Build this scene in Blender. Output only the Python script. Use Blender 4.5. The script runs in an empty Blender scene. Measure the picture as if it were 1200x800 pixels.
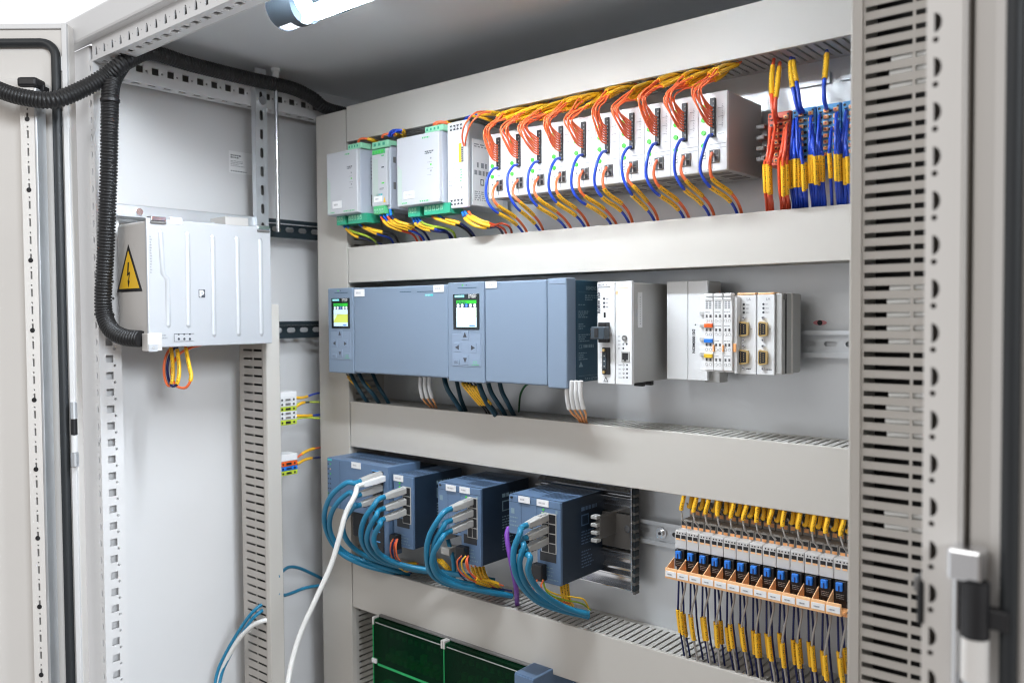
import bpy, bmesh, math, random
from mathutils import Vector, Matrix
from mathutils.geometry import tessellate_polygon
random.seed(7)
rnd = random.uniform
S = bpy.context.scene
C = S.collection
H0 = 1.5                                    # height of the lens above the floor (m)

# ------------------------------------------------------------------ camera
FPX = 991.83
YAW, PIT, ROL = -0.70006833, -0.0323977, -0.00697512
def cam_axes():
    f = Vector((math.sin(YAW)*math.cos(PIT), math.cos(YAW)*math.cos(PIT), math.sin(PIT)))
    r = f.cross(Vector((0, 0, 1))).normalized()
    u = r.cross(f)
    c, s = math.cos(ROL), math.sin(ROL)
    return c*r + s*u, -s*r + c*u, f
RT, UP, FW = cam_axes()
def ray(px, py):
    return RT*((px-600)/FPX) - UP*((py-400)/FPX) + FW
def at(px, py, Y):
    r = ray(px, py); return r*(Y/r.y)
def atx(px, py, X):
    r = ray(px, py); return r*(X/r.x)
def atz(px, py, Z):
    r = ray(px, py); return r*(Z/r.z)
cd = bpy.data.cameras.new('camera'); cam = bpy.data.objects.new('camera', cd); C.objects.link(cam)
m = Matrix((RT, UP, -FW)).transposed().to_4x4(); m.translation = (0, 0, H0); cam.matrix_world = m
cd.sensor_width = 36; cd.lens = FPX/1200*36; cd.clip_start = .02; cd.clip_end = 50
cd.dof.use_dof = True; cd.dof.focus_distance = 1.16; cd.dof.aperture_fstop = 5.4
S.camera = cam

# ------------------------------------------------------------------ materials
def lin(c):
    return tuple(((x/255)/12.92 if x/255 <= .04045 else ((x/255+.055)/1.055)**2.4) for x in c)
MATS = {}
def mat(name, rgb, rough=.5, metal=0., var=.06, vscale=25., bump=0., bscale=400., coat=0., emit=None, es=1., alpha=None, trans=0., spec=.5):
    m = bpy.data.materials.new(name); m.use_nodes = True
    nt = m.node_tree; b = nt.nodes['Principled BSDF']
    b.inputs['Roughness'].default_value = rough; b.inputs['Metallic'].default_value = metal
    b.inputs['Specular IOR Level'].default_value = spec
    b.inputs['Base Color'].default_value = (*rgb, 1)
    if coat: b.inputs['Coat Weight'].default_value = coat; b.inputs['Coat Roughness'].default_value = .15
    if trans: b.inputs['Transmission Weight'].default_value = trans
    if alpha is not None: b.inputs['Alpha'].default_value = alpha
    tc = nt.nodes.new('ShaderNodeTexCoord')
    if var:
        n = nt.nodes.new('ShaderNodeTexNoise'); n.inputs['Scale'].default_value = vscale; n.inputs['Detail'].default_value = 5
        nt.links.new(tc.outputs['Object'], n.inputs['Vector'])
        mx = nt.nodes.new('ShaderNodeMix'); mx.data_type = 'RGBA'
        mx.inputs[6].default_value = (*[c*(1-var) for c in rgb], 1); mx.inputs[7].default_value = (*[min(1, c*(1+var)) for c in rgb], 1)
        nt.links.new(n.outputs['Fac'], mx.inputs[0]); nt.links.new(mx.outputs[2], b.inputs['Base Color'])
        mr = nt.nodes.new('ShaderNodeMapRange'); mr.inputs[3].default_value = max(.03, rough-.08); mr.inputs[4].default_value = min(1, rough+.08)
        nt.links.new(n.outputs['Fac'], mr.inputs[0]); nt.links.new(mr.outputs[0], b.inputs['Roughness'])
    if bump:
        n2 = nt.nodes.new('ShaderNodeTexNoise'); n2.inputs['Scale'].default_value = bscale; n2.inputs['Detail'].default_value = 3
        nt.links.new(tc.outputs['Object'], n2.inputs['Vector'])
        bp = nt.nodes.new('ShaderNodeBump'); bp.inputs['Strength'].default_value = bump; bp.inputs['Distance'].default_value = .001
        nt.links.new(n2.outputs['Fac'], bp.inputs['Height']); nt.links.new(bp.outputs[0], b.inputs['Normal'])
    if emit:
        b.inputs['Emission Color'].default_value = (*emit, 1); b.inputs['Emission Strength'].default_value = es
    MATS[name] = m
    return m
mat('paint', (.72, .72, .725), .42, var=.045, vscale=5, bump=.12, bscale=900)
mat('paint_warm', (.70, .675, .645), .45, var=.03, vscale=9, bump=.12, bscale=900)
mat('roof_paint', (.66, .675, .69), .5, var=.03, vscale=9, bump=.05, bscale=900)
mat('duct', (.56, .535, .495), .48, var=.05, vscale=4.5, bump=.03, bscale=700)
mat('duct_shaded', (.45, .42, .385), .48, var=.03, vscale=14)  # same duct plastic, darkened and warmed so the colour carries the shade
mat('duct_body', (.50, .485, .455), .55, var=.03, vscale=14)
mat('duct_dark', (.20, .195, .185), .6)
mat('zinc', (.68, .71, .74), .36, .75, var=.12, vscale=18, bump=.06, bscale=120)
mat('plate_zinc', (.70, .725, .75), .33, .5, var=.12, vscale=6, bump=1., bscale=16)
mat('steel', (.75, .76, .78), .2, 1., var=.08)
mat('brass', (.75, .55, .25), .3, 1., var=.05)
mat('black', (.012, .012, .014), .45, var=.1)
mat('hose', (.009, .009, .010), .46, var=.1, vscale=60)
mat('rubber', (.018, .021, .024), .5)
mat('rail_black', (.03, .045, .055), .35, .3)
mat('box_metal', (.52, .535, .56), .4, .25, var=.025, vscale=6, bump=.04, bscale=500)
mat('box_side', (.56, .54, .52), .5, 0., var=.03)
mat('white', (.80, .80, .80), .4, var=.02)
mat('label', (.85, .85, .86), .5, var=.01)
mat('tag_print', (.50, .50, .52), .6, var=0)
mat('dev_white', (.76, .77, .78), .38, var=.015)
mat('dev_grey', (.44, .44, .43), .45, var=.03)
mat('tier', (.27, .25, .23), .5, var=.06)
mat('term_grey', (.62, .61, .60), .45, var=.03)
mat('dev_dark', (.16, .155, .15), .45, var=.04)
mat('quint', (.56, .57, .60), .4, .1, var=.02)
mat('quint_side', (.50, .53, .60), .45, .1, var=.02)
mat('tint_green', (.50, .58, .54), .45, var=.02)
mat('green_conn', (.03, .34, .20), .4, var=.05)
mat('green_lite', (.30, .66, .44), .4, var=.05)
mat('green_edge_glow', (.01, .42, .12), .3, var=.1)  # brighter green painted on as glow along the cover edges
mat('green_print', (.10, .50, .20), .5, var=0)
mat('green_led', (.06, .55, .04), .4, var=0, emit=(.03, .5, .02), es=.15)
mat('plc', (.195, .255, .34), .36, var=.02, vscale=8)
mat('plc_pad', (.235, .30, .40), .4, var=.02)
mat('plc_dark', (.022, .07, .112), .42, var=.05)
mat('plc_print', (.22, .32, .38), .5, var=0)
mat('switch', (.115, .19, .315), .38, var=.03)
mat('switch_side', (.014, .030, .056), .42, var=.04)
mat('switch_dark', (.020, .022, .027), .42, var=.04)
mat('teal_print', (.08, .55, .58), .5, var=0)
mat('grey_print', (.30, .31, .33), .6, var=0)
mat('dark_print', (.05, .055, .07), .6, var=0)
mat('teal_cable', (.012, .19, .34), .38, var=.06, vscale=50)
mat('dark_teal_cable', (.004, .045, .075), .42, var=.06, vscale=50)
mat('white_cable', (.74, .74, .72), .4, var=.04, vscale=50)
mat('purple_cable', (.20, .055, .42), .4, var=.05, vscale=50)
mat('plug', (.47, .46, .44), .45, var=.05)
mat('orange_wire', (.88, .17, .055), .35, var=.06, vscale=60)
mat('brown_wire', (.42, .06, .02), .4, var=.06, vscale=60)
mat('red_wire', (.72, .085, .03), .35, var=.06, vscale=60)
mat('blue_wire', (.012, .06, .50), .35, var=.06, vscale=60)
mat('navy_wire', (.008, .014, .10), .4, var=.06, vscale=60)
mat('black_wire', (.012, .012, .014), .4, var=.06)
mat('grey_wire', (.40, .38, .36), .45, var=.06)
mat('earth_wire', (.30, .42, .03), .4, var=.1, vscale=60)
mat('green_wire', (.02, .12, .04), .4, var=.1)
mat('orange_plastic', (.95, .44, .17), .4, var=.04)
mat('orange_pale', (.95, .56, .28), .4, var=.04)
mat('blue_plastic', (.02, .20, .75), .35, var=.04)
mat('sky_plastic', (.10, .36, .72), .38, var=.04)
mat('red_plastic', (.62, .10, .05), .4, var=.05)
mat('yellow', (.90, .55, .03), .45, var=.03)
mat('pink_mark', (.62, .25, .27), .6, var=.2)
mat('red_tab', (.85, .13, .02), .4, var=0)
mat('yellow_tab', (.80, .52, .03), .4, var=0)
mat('lime', (.50, .62, .05), .4, var=.04)
mat('lamp_dark', (.035, .05, .065), .4, var=.05)
mat('lamp_lens', (.9, .92, .95), .2, var=0, emit=(.86, .93, 1.), es=132., )
mat('lamp_clear', (.80, .83, .9), .15, var=0, emit=(.9, .95, 1.), es=1.1)
mat('scr_green', (.02, .3, .02), .3, var=0, emit=(.02, .42, .03), es=.7)
mat('scr_dark', (.01, .012, .03), .3, var=0, emit=(.01, .015, .05), es=1.)
mat('scr_white', (.5, .5, .5), .3, var=0, emit=(.62, .74, .80), es=.7)
mat('scr_teal', (.2, .6, .65), .3, var=0, emit=(.1, .35, .38), es=.6)
mat('scr_black', (.012, .018, .022), .18, var=0)
def screen_mat(name, c1, c2, c3):
    m = mat(name, c1, .25, var=0, emit=c1, es=.62); nt = m.node_tree; b = nt.nodes['Principled BSDF']
    tc = nt.nodes.new('ShaderNodeTexCoord'); n = nt.nodes.new('ShaderNodeTexNoise'); n.inputs['Scale'].default_value = 55; n.inputs['Detail'].default_value = 1
    nt.links.new(tc.outputs['Object'], n.inputs['Vector'])
    cr = nt.nodes.new('ShaderNodeValToRGB'); e = cr.color_ramp.elements
    e[0].position = .35; e[0].color = (*c1, 1); e[1].position = .65; e[1].color = (*c3, 1)
    k = e.new(.5); k.color = (*c2, 1)
    nt.links.new(n.outputs['Fac'], cr.inputs[0]); nt.links.new(cr.outputs[0], b.inputs['Emission Color'])
mat('scr_sky', (.4, .5, .6), .25, var=0, emit=(.42, .58, .72), es=.75)
mat('scr_lime', (.4, .45, .1), .25, var=0, emit=(.40, .46, .06), es=.75)
mat('scr_mint', (.4, .5, .4), .25, var=0, emit=(.50, .66, .50), es=.75)
screen_mat('scr_yellow', (.55, .72, .80), (.55, .65, .18), (.42, .50, .03))
screen_mat('scr_pale', (.50, .62, .88), (.66, .80, .85), (.62, .80, .60))
# green see-through cover
g = mat('green_glass', (.005, .12, .05), .12, var=0)
nt = g.node_tree; b = nt.nodes['Principled BSDF']; out = nt.nodes['Material Output']
tr = nt.nodes.new('ShaderNodeBsdfTransparent'); tr.inputs[0].default_value = (.035, .42, .18, 1)
mx = nt.nodes.new('ShaderNodeMixShader'); mx.inputs[0].default_value = .14
nt.links.new(tr.outputs[0], mx.inputs[1]); nt.links.new(b.outputs[0], mx.inputs[2]); nt.links.new(mx.outputs[0], out.inputs[0])
# yellow marker sleeve printed with small black characters (UV.x runs along the sleeve in metres)
def sleeve_mat(name, rgb):
    m = mat(name, rgb, .42, var=.04, vscale=80); nt = m.node_tree; b = nt.nodes['Principled BSDF']
    src = b.inputs['Base Color'].links[0].from_socket
    uv = nt.nodes.new('ShaderNodeUVMap'); sp = nt.nodes.new('ShaderNodeSeparateXYZ'); nt.links.new(uv.outputs[0], sp.inputs[0])
    def mth(op, a, bv=None):
        n = nt.nodes.new('ShaderNodeMath'); n.operation = op
        for i, v in enumerate((a, bv)):
            if v is None: continue
            if isinstance(v, (int, float)): n.inputs[i].default_value = v
            else: nt.links.new(v, n.inputs[i])
        return n.outputs[0]
    cell = mth('MULTIPLY', sp.outputs[0], 480.)
    fr = mth('FRACT', cell)
    gap = mth('LESS_THAN', fr, .74)
    wn = nt.nodes.new('ShaderNodeTexWhiteNoise'); wn.noise_dimensions = '2D'
    cb = nt.nodes.new('ShaderNodeCombineXYZ')
    nt.links.new(mth('FLOOR', mth('MULTIPLY', cell, 4.)), cb.inputs[0]); nt.links.new(mth('FLOOR', mth('MULTIPLY', sp.outputs[1], 20.)), cb.inputs[1])
    nt.links.new(cb.outputs[0], wn.inputs[0])
    ink = mth('GREATER_THAN', wn.outputs['Value'], .60)
    vv = mth('FRACT', mth('MULTIPLY', sp.outputs[1], 2.))
    band = mth('MULTIPLY', mth('GREATER_THAN', vv, .38), mth('LESS_THAN', vv, .62))
    f = mth('MULTIPLY', mth('MULTIPLY', ink, gap), band)
    mix = nt.nodes.new('ShaderNodeMix'); mix.data_type = 'RGBA'; mix.inputs[7].default_value = (.06, .045, .01, 1)
    nt.links.new(f, mix.inputs[0]); nt.links.new(src, mix.inputs[6]); nt.links.new(mix.outputs[2], b.inputs['Base Color'])
sleeve_mat('sleeve', (.93, .52, .02))

# ------------------------------------------------------------------ mesh builder
def boxgeo(x0, x1, y0, y1, z0, z1, bev=0., seg=2):
    if bev <= 0:
        v = [(x0,y0,z0),(x1,y0,z0),(x1,y1,z0),(x0,y1,z0),(x0,y0,z1),(x1,y0,z1),(x1,y1,z1),(x0,y1,z1)]
        return v, [(0,3,2,1),(4,5,6,7),(0,1,5,4),(1,2,6,5),(2,3,7,6),(3,0,4,7)]
    bm = bmesh.new(); bmesh.ops.create_cube(bm, size=1)
    for q in bm.verts:
        q.co = Vector(((x0+x1)/2+q.co.x*(x1-x0), (y0+y1)/2+q.co.y*(y1-y0), (z0+z1)/2+q.co.z*(z1-z0)))
    bmesh.ops.bevel(bm, geom=bm.edges[:], offset=min(bev, .49*min(abs(x1-x0), abs(y1-y0), abs(z1-z0))), segments=seg, affect='EDGES', profile=.5)
    bm.verts.index_update()
    r = [tuple(q.co) for q in bm.verts], [tuple(q.index for q in f.verts) for f in bm.faces]
    bm.free(); return r
TESS = {}
class MB:
    def __init__(s): s.v = []; s.f = []; s.m = []; s.sm = []; s.uv = []; s.mats = []
    def mi(s, name):
        if name not in s.mats: s.mats.append(name)
        return s.mats.index(name)
    def add(s, v, f, mname, smooth=False, uvs=None):
        o = len(s.v); k = s.mi(mname); s.v += [tuple(q) for q in v]
        for i, q in enumerate(f):
            s.f.append(tuple(o+j for j in q)); s.m.append(k); s.sm.append(smooth)
            s.uv.append(uvs[i] if uvs else [(0, 0)]*len(q))
        return s
    def box(s, x0, x1, y0, y1, z0, z1, m, bev=0., seg=2):
        if x0 > x1: x0, x1 = x1, x0
        if y0 > y1: y0, y1 = y1, y0
        if z0 > z1: z0, z1 = z1, z0
        v, f = boxgeo(x0, x1, y0, y1, z0, z1, bev, seg); return s.add(v, f, m, False)
    def obox(s, c, ax, h, m, bev=0., taper=1.):
        """box with its own axes; taper scales the far end along ax[0]"""
        v, f = boxgeo(-h[0], h[0], -h[1], h[1], -h[2], h[2], bev)
        o = []
        for q in v:
            k = 1+(taper-1)*(q[0]+h[0])/(2*h[0])
            o.append(Vector(c)+ax[0]*q[0]+ax[1]*q[1]*k+ax[2]*q[2]*k)
        return s.add(o, f, m)
    def fq(s, x0, x1, z0, z1, Y, m): return s.add([(x0,Y,z0),(x1,Y,z0),(x1,Y,z1),(x0,Y,z1)], [(0,1,2,3)], m)
    def sq(s, y0, y1, z0, z1, X, m): return s.add([(X,y0,z0),(X,y1,z0),(X,y1,z1),(X,y0,z1)], [(0,1,2,3)], m)
    def fpoly(s, pts, Y, m): return s.add([(p[0],Y,p[1]) for p in pts], [tuple(range(len(pts)))], m)
    def prism(s, pts, O, u, v, n, d, m):
        """pts (2-D, counter-clockwise seen from +n) extruded by d along -n"""
        O = Vector(O); u = Vector(u); v = Vector(v); n = Vector(n); k = len(pts)
        a = [O+u*p[0]+v*p[1] for p in pts]; bb = [q-n*d for q in a]
        return s.add(a+bb, [tuple(range(k)), tuple(range(2*k-1, k-1, -1))]+[(i, k+i, k+(i+1) % k, (i+1) % k) for i in range(k)], m)
    def cyl(s, p0, p1, r, m, n=14, r1=None, smooth=True):
        p0 = Vector(p0); p1 = Vector(p1); d = (p1-p0).normalized(); a = d.orthogonal().normalized(); b2 = d.cross(a); r1 = r if r1 is None else r1
        vs = []
        for p, rr in ((p0, r), (p1, r1)):
            for i in range(n):
                t = 2*math.pi*i/n; vs.append(p+a*math.cos(t)*rr+b2*math.sin(t)*rr)
        s.add(vs, [(i, (i+1) % n, n+(i+1) % n, n+i) for i in range(n)], m, smooth)
        s.add(vs, [tuple(range(n-1, -1, -1)), tuple(range(n, 2*n))], m, False); return s
    def tube(s, pts, r, m, n=8, rad=None):
        pts = [Vector(p) for p in pts]; k = len(pts); vs = []; L = [0.]
        for i in range(1, k): L.append(L[-1]+(pts[i]-pts[i-1]).length)
        t0 = (pts[1]-pts[0]).normalized(); a = t0.orthogonal().normalized()
        for i in range(k):
            t = (pts[min(i+1, k-1)]-pts[max(i-1, 0)]).normalized()
            a = (a-t*a.dot(t)).normalized(); bb = t.cross(a); rr = rad(L[i]) if rad else r
            for j in range(n):
                g = 2*math.pi*j/n; vs.append(pts[i]+a*math.cos(g)*rr+bb*math.sin(g)*rr)
        fs = []; uv = []
        for i in range(k-1):
            for j in range(n):
                j2 = (j+1) % n; fs.append((i*n+j, i*n+j2, (i+1)*n+j2, (i+1)*n+j))
                uv.append([(L[i], j/n), (L[i], (j+1)/n), (L[i+1], (j+1)/n), (L[i+1], j/n)])
        s.add(vs, fs, m, True, uv)
        s.add(vs[:n], [tuple(range(n-1, -1, -1))], m); s.add(vs[-n:], [tuple(range(n))], m); return s
    def perf(s, outer, holes, key, O, u, v, n, th, m, walls=True, rep=1, step=(0, 0)):
        """flat sheet cell with real holes, front face through O facing n, repeated rep times along step (2-D)"""
        O = Vector(O); u = Vector(u); v = Vector(v); n = Vector(n)
        loops = [list(outer)]+[list(h) for h in holes]
        if key not in TESS: TESS[key] = tessellate_polygon([[Vector((p[0], p[1], 0)) for p in l] for l in loops])
        tri = TESS[key]; flat = [p for l in loops for p in l]; k = len(flat)
        def cr(t):
            a, b2, c = (flat[i] for i in t); return (b2[0]-a[0])*(c[1]-a[1])-(b2[1]-a[1])*(c[0]-a[0])
        hand = u.cross(v).dot(n) > 0
        for q in range(rep):
            o2 = O+u*(step[0]*q)+v*(step[1]*q)
            fr = [o2+u*p[0]+v*p[1] for p in flat]; bk = [p-n*th for p in fr]; fs = []
            for t in tri:
                t = tuple(t)
                if (cr(t) > 0) != hand: t = t[::-1]
                fs.append(t); fs.append(tuple(i+k for i in t[::-1]))
            o = 0
            for li, l in enumerate(loops):
                if li or walls:
                    for i in range(len(l)):
                        a, b2 = o+i, o+(i+1) % len(l); fs.append((a, b2, b2+k, a+k))
                o += len(l)
            s.add(fr+bk, fs, m)
        return s
    def text(s, txt, size, O, u, v, m, align='LEFT', bold=0.):
        c = bpy.data.curves.new('lettering', 'FONT'); c.body = txt; c.size = size; c.align_x = align; c.offset = bold; c.resolution_u = 2
        ob = bpy.data.objects.new('lettering', c); me = ob.to_mesh()
        O = Vector(O); u = Vector(u); v = Vector(v)
        s.add([O+u*q.co.x+v*q.co.y for q in me.vertices], [tuple(p.vertices) for p in me.polygons], m)
        ob.to_mesh_clear(); bpy.data.objects.remove(ob); bpy.data.curves.remove(c); return s
    def scrib(s, face, a0, a1, z0, z1, P, m, rows, fill=.55):
        """rows of tiny print too small to read"""
        h = (z1-z0)/rows
        for i in range(rows):
            a = a0; e = a0+(a1-a0)*rnd(.55, 1.)
            while a < e:
                w = (a1-a0)*rnd(.06, .2); (s.fq if face == 'f' else s.sq)(a, min(a+w, e), z0+h*i, z0+h*i+h*fill, P, m); a += w+(a1-a0)*.05
        return s
def tagbox(x0, x1, ya, yb, z0, z1, m):
    mb = MB().box(x0, x1, ya, yb, z0, z1, m)
    w, h = x1-x0, z1-z0
    return mb.scrib('f', x0+w*.18, x0+w*.85, z0+h*.36, z0+h*.66, min(ya, yb)-.0003, 'tag_print', 1, .9)
ORG = {}
def build(name, mb, parent=None, label=None):
    me = bpy.data.meshes.new(name)
    if parent is None:
        xs, ys, zs = zip(*mb.v); o = Vector(((min(xs)+max(xs))/2, (min(ys)+max(ys))/2, min(zs)))
    else: o = ORG[parent.name]
    me.from_pydata([(q[0]-o.x, q[1]-o.y, q[2]-o.z) for q in mb.v], [], mb.f)
    for k in mb.mats: me.materials.append(MATS[k])
    me.polygons.foreach_set('material_index', mb.m); me.polygons.foreach_set('use_smooth', mb.sm)
    uvl = me.uv_layers.new(name='UVMap'); uvl.data.foreach_set('uv', [c for f in mb.uv for p in f for c in p])
    me.update()
    ob = bpy.data.objects.new(name, me); C.objects.link(ob)
    if parent is None: ob.location = o+Vector((0, 0, H0))
    else: ob.parent = parent
    ORG[ob.name] = o
    if label: ob['label'] = label
    return ob
def tag(o, label, cat, group=None, kind=None):
    if label: o['label'] = label
    if cat: o['category'] = cat
    if group: o['group'] = group
    if kind: o['kind'] = kind
    return o
def thing(name, label, cat, loc, group=None):
    o = bpy.data.objects.new(name, None); C.objects.link(o); o.location = Vector(loc)+Vector((0, 0, H0)); ORG[o.name] = Vector(loc); o.empty_display_size = .02
    return tag(o, label, cat, group)
def dup(root, d, label, group=None):
    r = root.copy(); C.objects.link(r); r.location = root.location+Vector(d); r['label'] = label
    if group: r['group'] = group
    for ch in list(root.children):
        c = ch.copy(); C.objects.link(c); c.parent = r
        for g in ch.children:
            k = g.copy(); C.objects.link(k); k.parent = c
    return r
def spline(pts, sub=7):
    p = [Vector(q) for q in pts]; p = [p[0]*2-p[1]]+p+[p[-1]*2-p[-2]]; o = []
    for i in range(1, len(p)-2):
        a, b2, c, d = p[i-1:i+3]
        for k in range(sub):
            t = k/sub; o.append(.5*((2*b2)+(c-a)*t+(2*a-5*b2+4*c-d)*t*t+(3*b2-a-3*c+d)*t**3))
    return o+[p[-2]]
def sub_path(pts, a, b2):
    L = [0.]
    for i in range(1, len(pts)): L.append(L[-1]+(pts[i]-pts[i-1]).length)
    T = L[-1]; a *= T; b2 *= T
    def pos(s):
        for i in range(1, len(pts)):
            if L[i] >= s: return pts[i-1].lerp(pts[i], (s-L[i-1])/max(1e-9, L[i]-L[i-1]))
        return pts[-1]
    return [pos(a)]+[q for q, l in zip(pts, L) if a < l < b2]+[pos(b2)]
ORD = 'first second third fourth fifth sixth seventh eighth ninth tenth eleventh twelfth thirteenth'.split()
def wire(name, label, cat, group, pts, r, m, sleeves=(), tips=(), n=8, sub=6, sr=1.35, sm='sleeve'):
    """one wire; sleeves and tips are (from, to) fractions of its length: printed marker sleeves, ferrules"""
    path = spline(pts, sub)
    w = build(name, MB().tube(path, r, m, n)); tag(w, label, cat, group)
    for a, b2 in sleeves:
        q = sub_path(path, a, b2); mb = MB().tube(q, r*sr+.0004, sm, 8)
        off = rnd(0, 3); mb.uv = [[(x+off*.1, y) for x, y in f] for f in mb.uv]
        build('marker_sleeve', mb, w)
    for a, b2, tm in tips:
        build('ferrule', MB().tube(sub_path(path, a, b2), r*1.15, tm, 8), w)
    return w
X_, Y_, Z_ = Vector((1, 0, 0)), Vector((0, 1, 0)), Vector((0, 0, 1))
def rect(a, b2, c, d): return [(a, c), (b2, c), (b2, d), (a, d)]
def disc(cx, cy, r, n=10): return [(cx+r*math.cos(2*math.pi*i/n), cy+r*math.sin(2*math.pi*i/n)) for i in range(n)]
def dshape(cx, cy, w, h, n=7):      # D with its flat side on the left
    return [(cx+w*math.cos(t), cy+h*math.sin(t)) for t in (-math.pi/2+math.pi*i/(n-1) for i in range(n))]
def stad(cx, cy, w, h, n=5):        # slot with round ends, long along u
    r = h/2; o = []
    for i in range(n): t = -math.pi/2+math.pi*i/(n-1); o.append((cx+w/2-r+r*math.cos(t), cy+r*math.sin(t)))
    for i in range(n): t = math.pi/2+math.pi*i/(n-1); o.append((cx-w/2+r+r*math.cos(t), cy+r*math.sin(t)))
    return o
YP = 1.086            # front of the mounting plate
XL, XR = -1.37, -.141 # inner faces of the cabinet frame
YF = .606             # front of the cabinet frame
ZB = -1.36            # low end of the tall parts

# ================================================================== CABINET
cab = thing('control_cabinet', 'open light grey control cabinet with perforated frame and both doors swung wide', 'cabinet', (-.75, .9, ZB))
mb = MB().box(-1.326, -.20, YP, YP+.003, ZB+.05, .40, 'plate_zinc')
for dx, dz in ((-.3975, -.0139),):
    mb.prism([(dx+(a-dx)*1.7, dz+(b2-dz)*.62) for a, b2 in disc(dx, dz, .0052, 14)], (0, YP-.0006, 0), X_, Z_, -Y_, .0004, 'pink_mark').prism(disc(dx, dz, .0034), (0, YP-.0012, 0), X_, Z_, -Y_, .0005, 'black')
build('mounting_plate', mb, cab)
build('side_panel', MB().box(-1.435, -1.42, .64, 1.234, ZB, .455, 'paint'), cab)
build('side_panel', MB().box(-.09, -.075, .60, 1.234, ZB, .455, 'paint_warm'), cab)
build('rear_panel', MB().box(-1.42, -.09, 1.222, 1.234, ZB, .455, 'paint'), cab)
build('roof_panel', MB().box(-1.46, -.05, .60, 1.24, .455, .475, 'roof_paint', .004), cab)
# front top rail: fascia, front hole strip, underside hole strip
P = .027
mb = MB().box(-1.462, -.05, .592, .612, .432, .474, 'paint', .004)
tri = [(-.0045, -.006), (.0045, -.006), (.0030, .003), (.0012, .007), (-.0012, .007), (-.0030, .003)]
n = 45
mb.perf(rect(0, P, 0, .030), [[(.0135+a, .013+b2) for a, b2 in tri], disc(.001+.0, .014, .0018, 6) if False else disc(.0265-.0015, .014, .0012, 6)], 'rail_f', (XL, YF, .402), X_, Z_, -Y_, .0018, 'paint', False, n, (P, 0))
mb.perf(rect(0, P, 0, .032), [rect(.008, .020, .010, .020), disc(.0255, .015, .0013, 6)], 'rail_u', (XL, YF, .402), X_, Y_, -Z_, .0018, 'paint', False, n, (P, 0))
mb.box(XL, XL+n*P, YF+.0335, YF+.0355, .4025, .455, 'paint')
build('frame_rail', mb, cab)
# depth rail along the left wall
mb = MB(); n = 16
mb.perf(rect(0, P, 0, .036), [rect(.0075, .0195, .016, .028), disc(.0265-.001, .020, .0022, 6)], 'rail_s', (XL, .641, .385), Y_, Z_, X_, .0018, 'paint', False, n, (P, 0))
mb.perf(rect(0, P, -.028, 0), [rect(.006, .021, -.017, -.008)], 'rail_su', (XL, .641, .385), Y_, X_, -Z_, .0018, 'paint', False, n, (P, 0))
mb.box(XL-.028, XL-.0018, .641, .641+n*P, .4195, .4215, 'paint').box(XL-.0285, XL-.0265, .641, .641+n*P, .386, .4195, 'dev_dark')  # dark back sheet: shade inside the rail put into its colour
build('frame_rail', mb, cab)
# posts
n = 64
z0 = .405-P*n
mb = MB().box(-1.452, -1.388, .6085, .640, z0, .432, 'paint', .003)
mb.perf(rect(0, .0185, 0, P), [dshape(.0075, .0135, .0055, .0060), disc(.0095, .0262-.0005, .0012, 6)], 'post_lf', (-1.3885, YF, z0), X_, Z_, -Y_, .0018, 'paint', False, n, (0, P))
mb.perf(rect(0, .036, 0, P), [rect(.0105, .0225, .0075, .0195), disc(.0245, .0012+.0012, .0022, 8)], 'post_ls', (XL, YF, z0), Y_, Z_, X_, .0018, 'paint', False, n, (0, P))
mb.box(-1.387, XL-.0018, .6395, .642, z0, .405, 'paint')
build('frame_post', mb, cab)
YR = .566
mb = MB().perf(rect(0, .0205, 0, P), [dshape(.0042, .0135, .0045, .0062), disc(.0052, .0010+.0022, .0019, 8)], 'post_r', (-.1427, YR, z0), X_, Z_, -Y_, .0018, 'paint_warm', False, n, (0, P))
mb.box(-.1427, -.1409, YR+.0018, .64, z0, .43, 'paint_warm').box(-.1222, -.1205, YR+.0006, .60, z0, .43, 'paint_warm', .0004)
mb.box(-.1425, -.094, YR+.026, .64, z0, .43, 'paint_warm', .002)
mb.box(-.1175, -.096, YR+.006, YR+.03, z0, .43, 'paint_warm', .002)
build('frame_post', mb, cab)
# black clip on the right post
mb = MB().box(-.1455, -.1412, YR-.002, YR+.018, -.196, -.168, 'black', .002).box(-.1475, -.143, YR-.002, YR+.01, -.176, -.166, 'dev_dark', .002)
build('clip', mb, cab)
# left door, swung open about 140 degrees
def door(hx, hy, d, nrm, sgn, w, mname, name):
    u = Vector(d); nn = Vector(nrm)
    def B(a0, a1, d0, d1, za, zb, m, mb, bev=.002):
        c = Vector((hx, hy, 0))+u*((a0+a1)/2)+nn*((d0+d1)/2)+Z_*((za+zb)/2)
        return mb.obox(c, (u, nn, Z_), (abs(a1-a0)/2, abs(d1-d0)/2, abs(zb-za)/2), m, bev)
    return B
uL = Vector((-.766, -.643, 0)); nL = Vector((.643, -.766, 0))
B = door(-1.396, .577, uL, nL, 1, .5, 'paint', 'left')
mb = MB(); B(-.004, .50, -.02, 0, ZB, .458, 'paint_warm', mb); B(-.004, .50, 0, .004, .450, .458, 'paint', mb, .001); B(-.004, .004, 0, .006, ZB, .458, 'paint', mb, .001)
dl = build('door', mb, cab)
mb = MB()
def gasket(hx, hy, u, nn, s0, s1, zt, r, mb):
    pts = [Vector((hx, hy, 0))+u*s0+Z_*ZB]
    for q in range(0, 7):
        t = math.pi/2*q/6; pts.append(Vector((hx, hy, 0))+u*(s0+.022-.022*math.cos(t))+Z_*(zt-.022+.022*math.sin(t)))
    pts.append(Vector((hx, hy, 0))+u*s1+Z_*zt)
    return mb.tube([p+nn*.004 for p in pts], r, 'rubber', 10)
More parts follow.
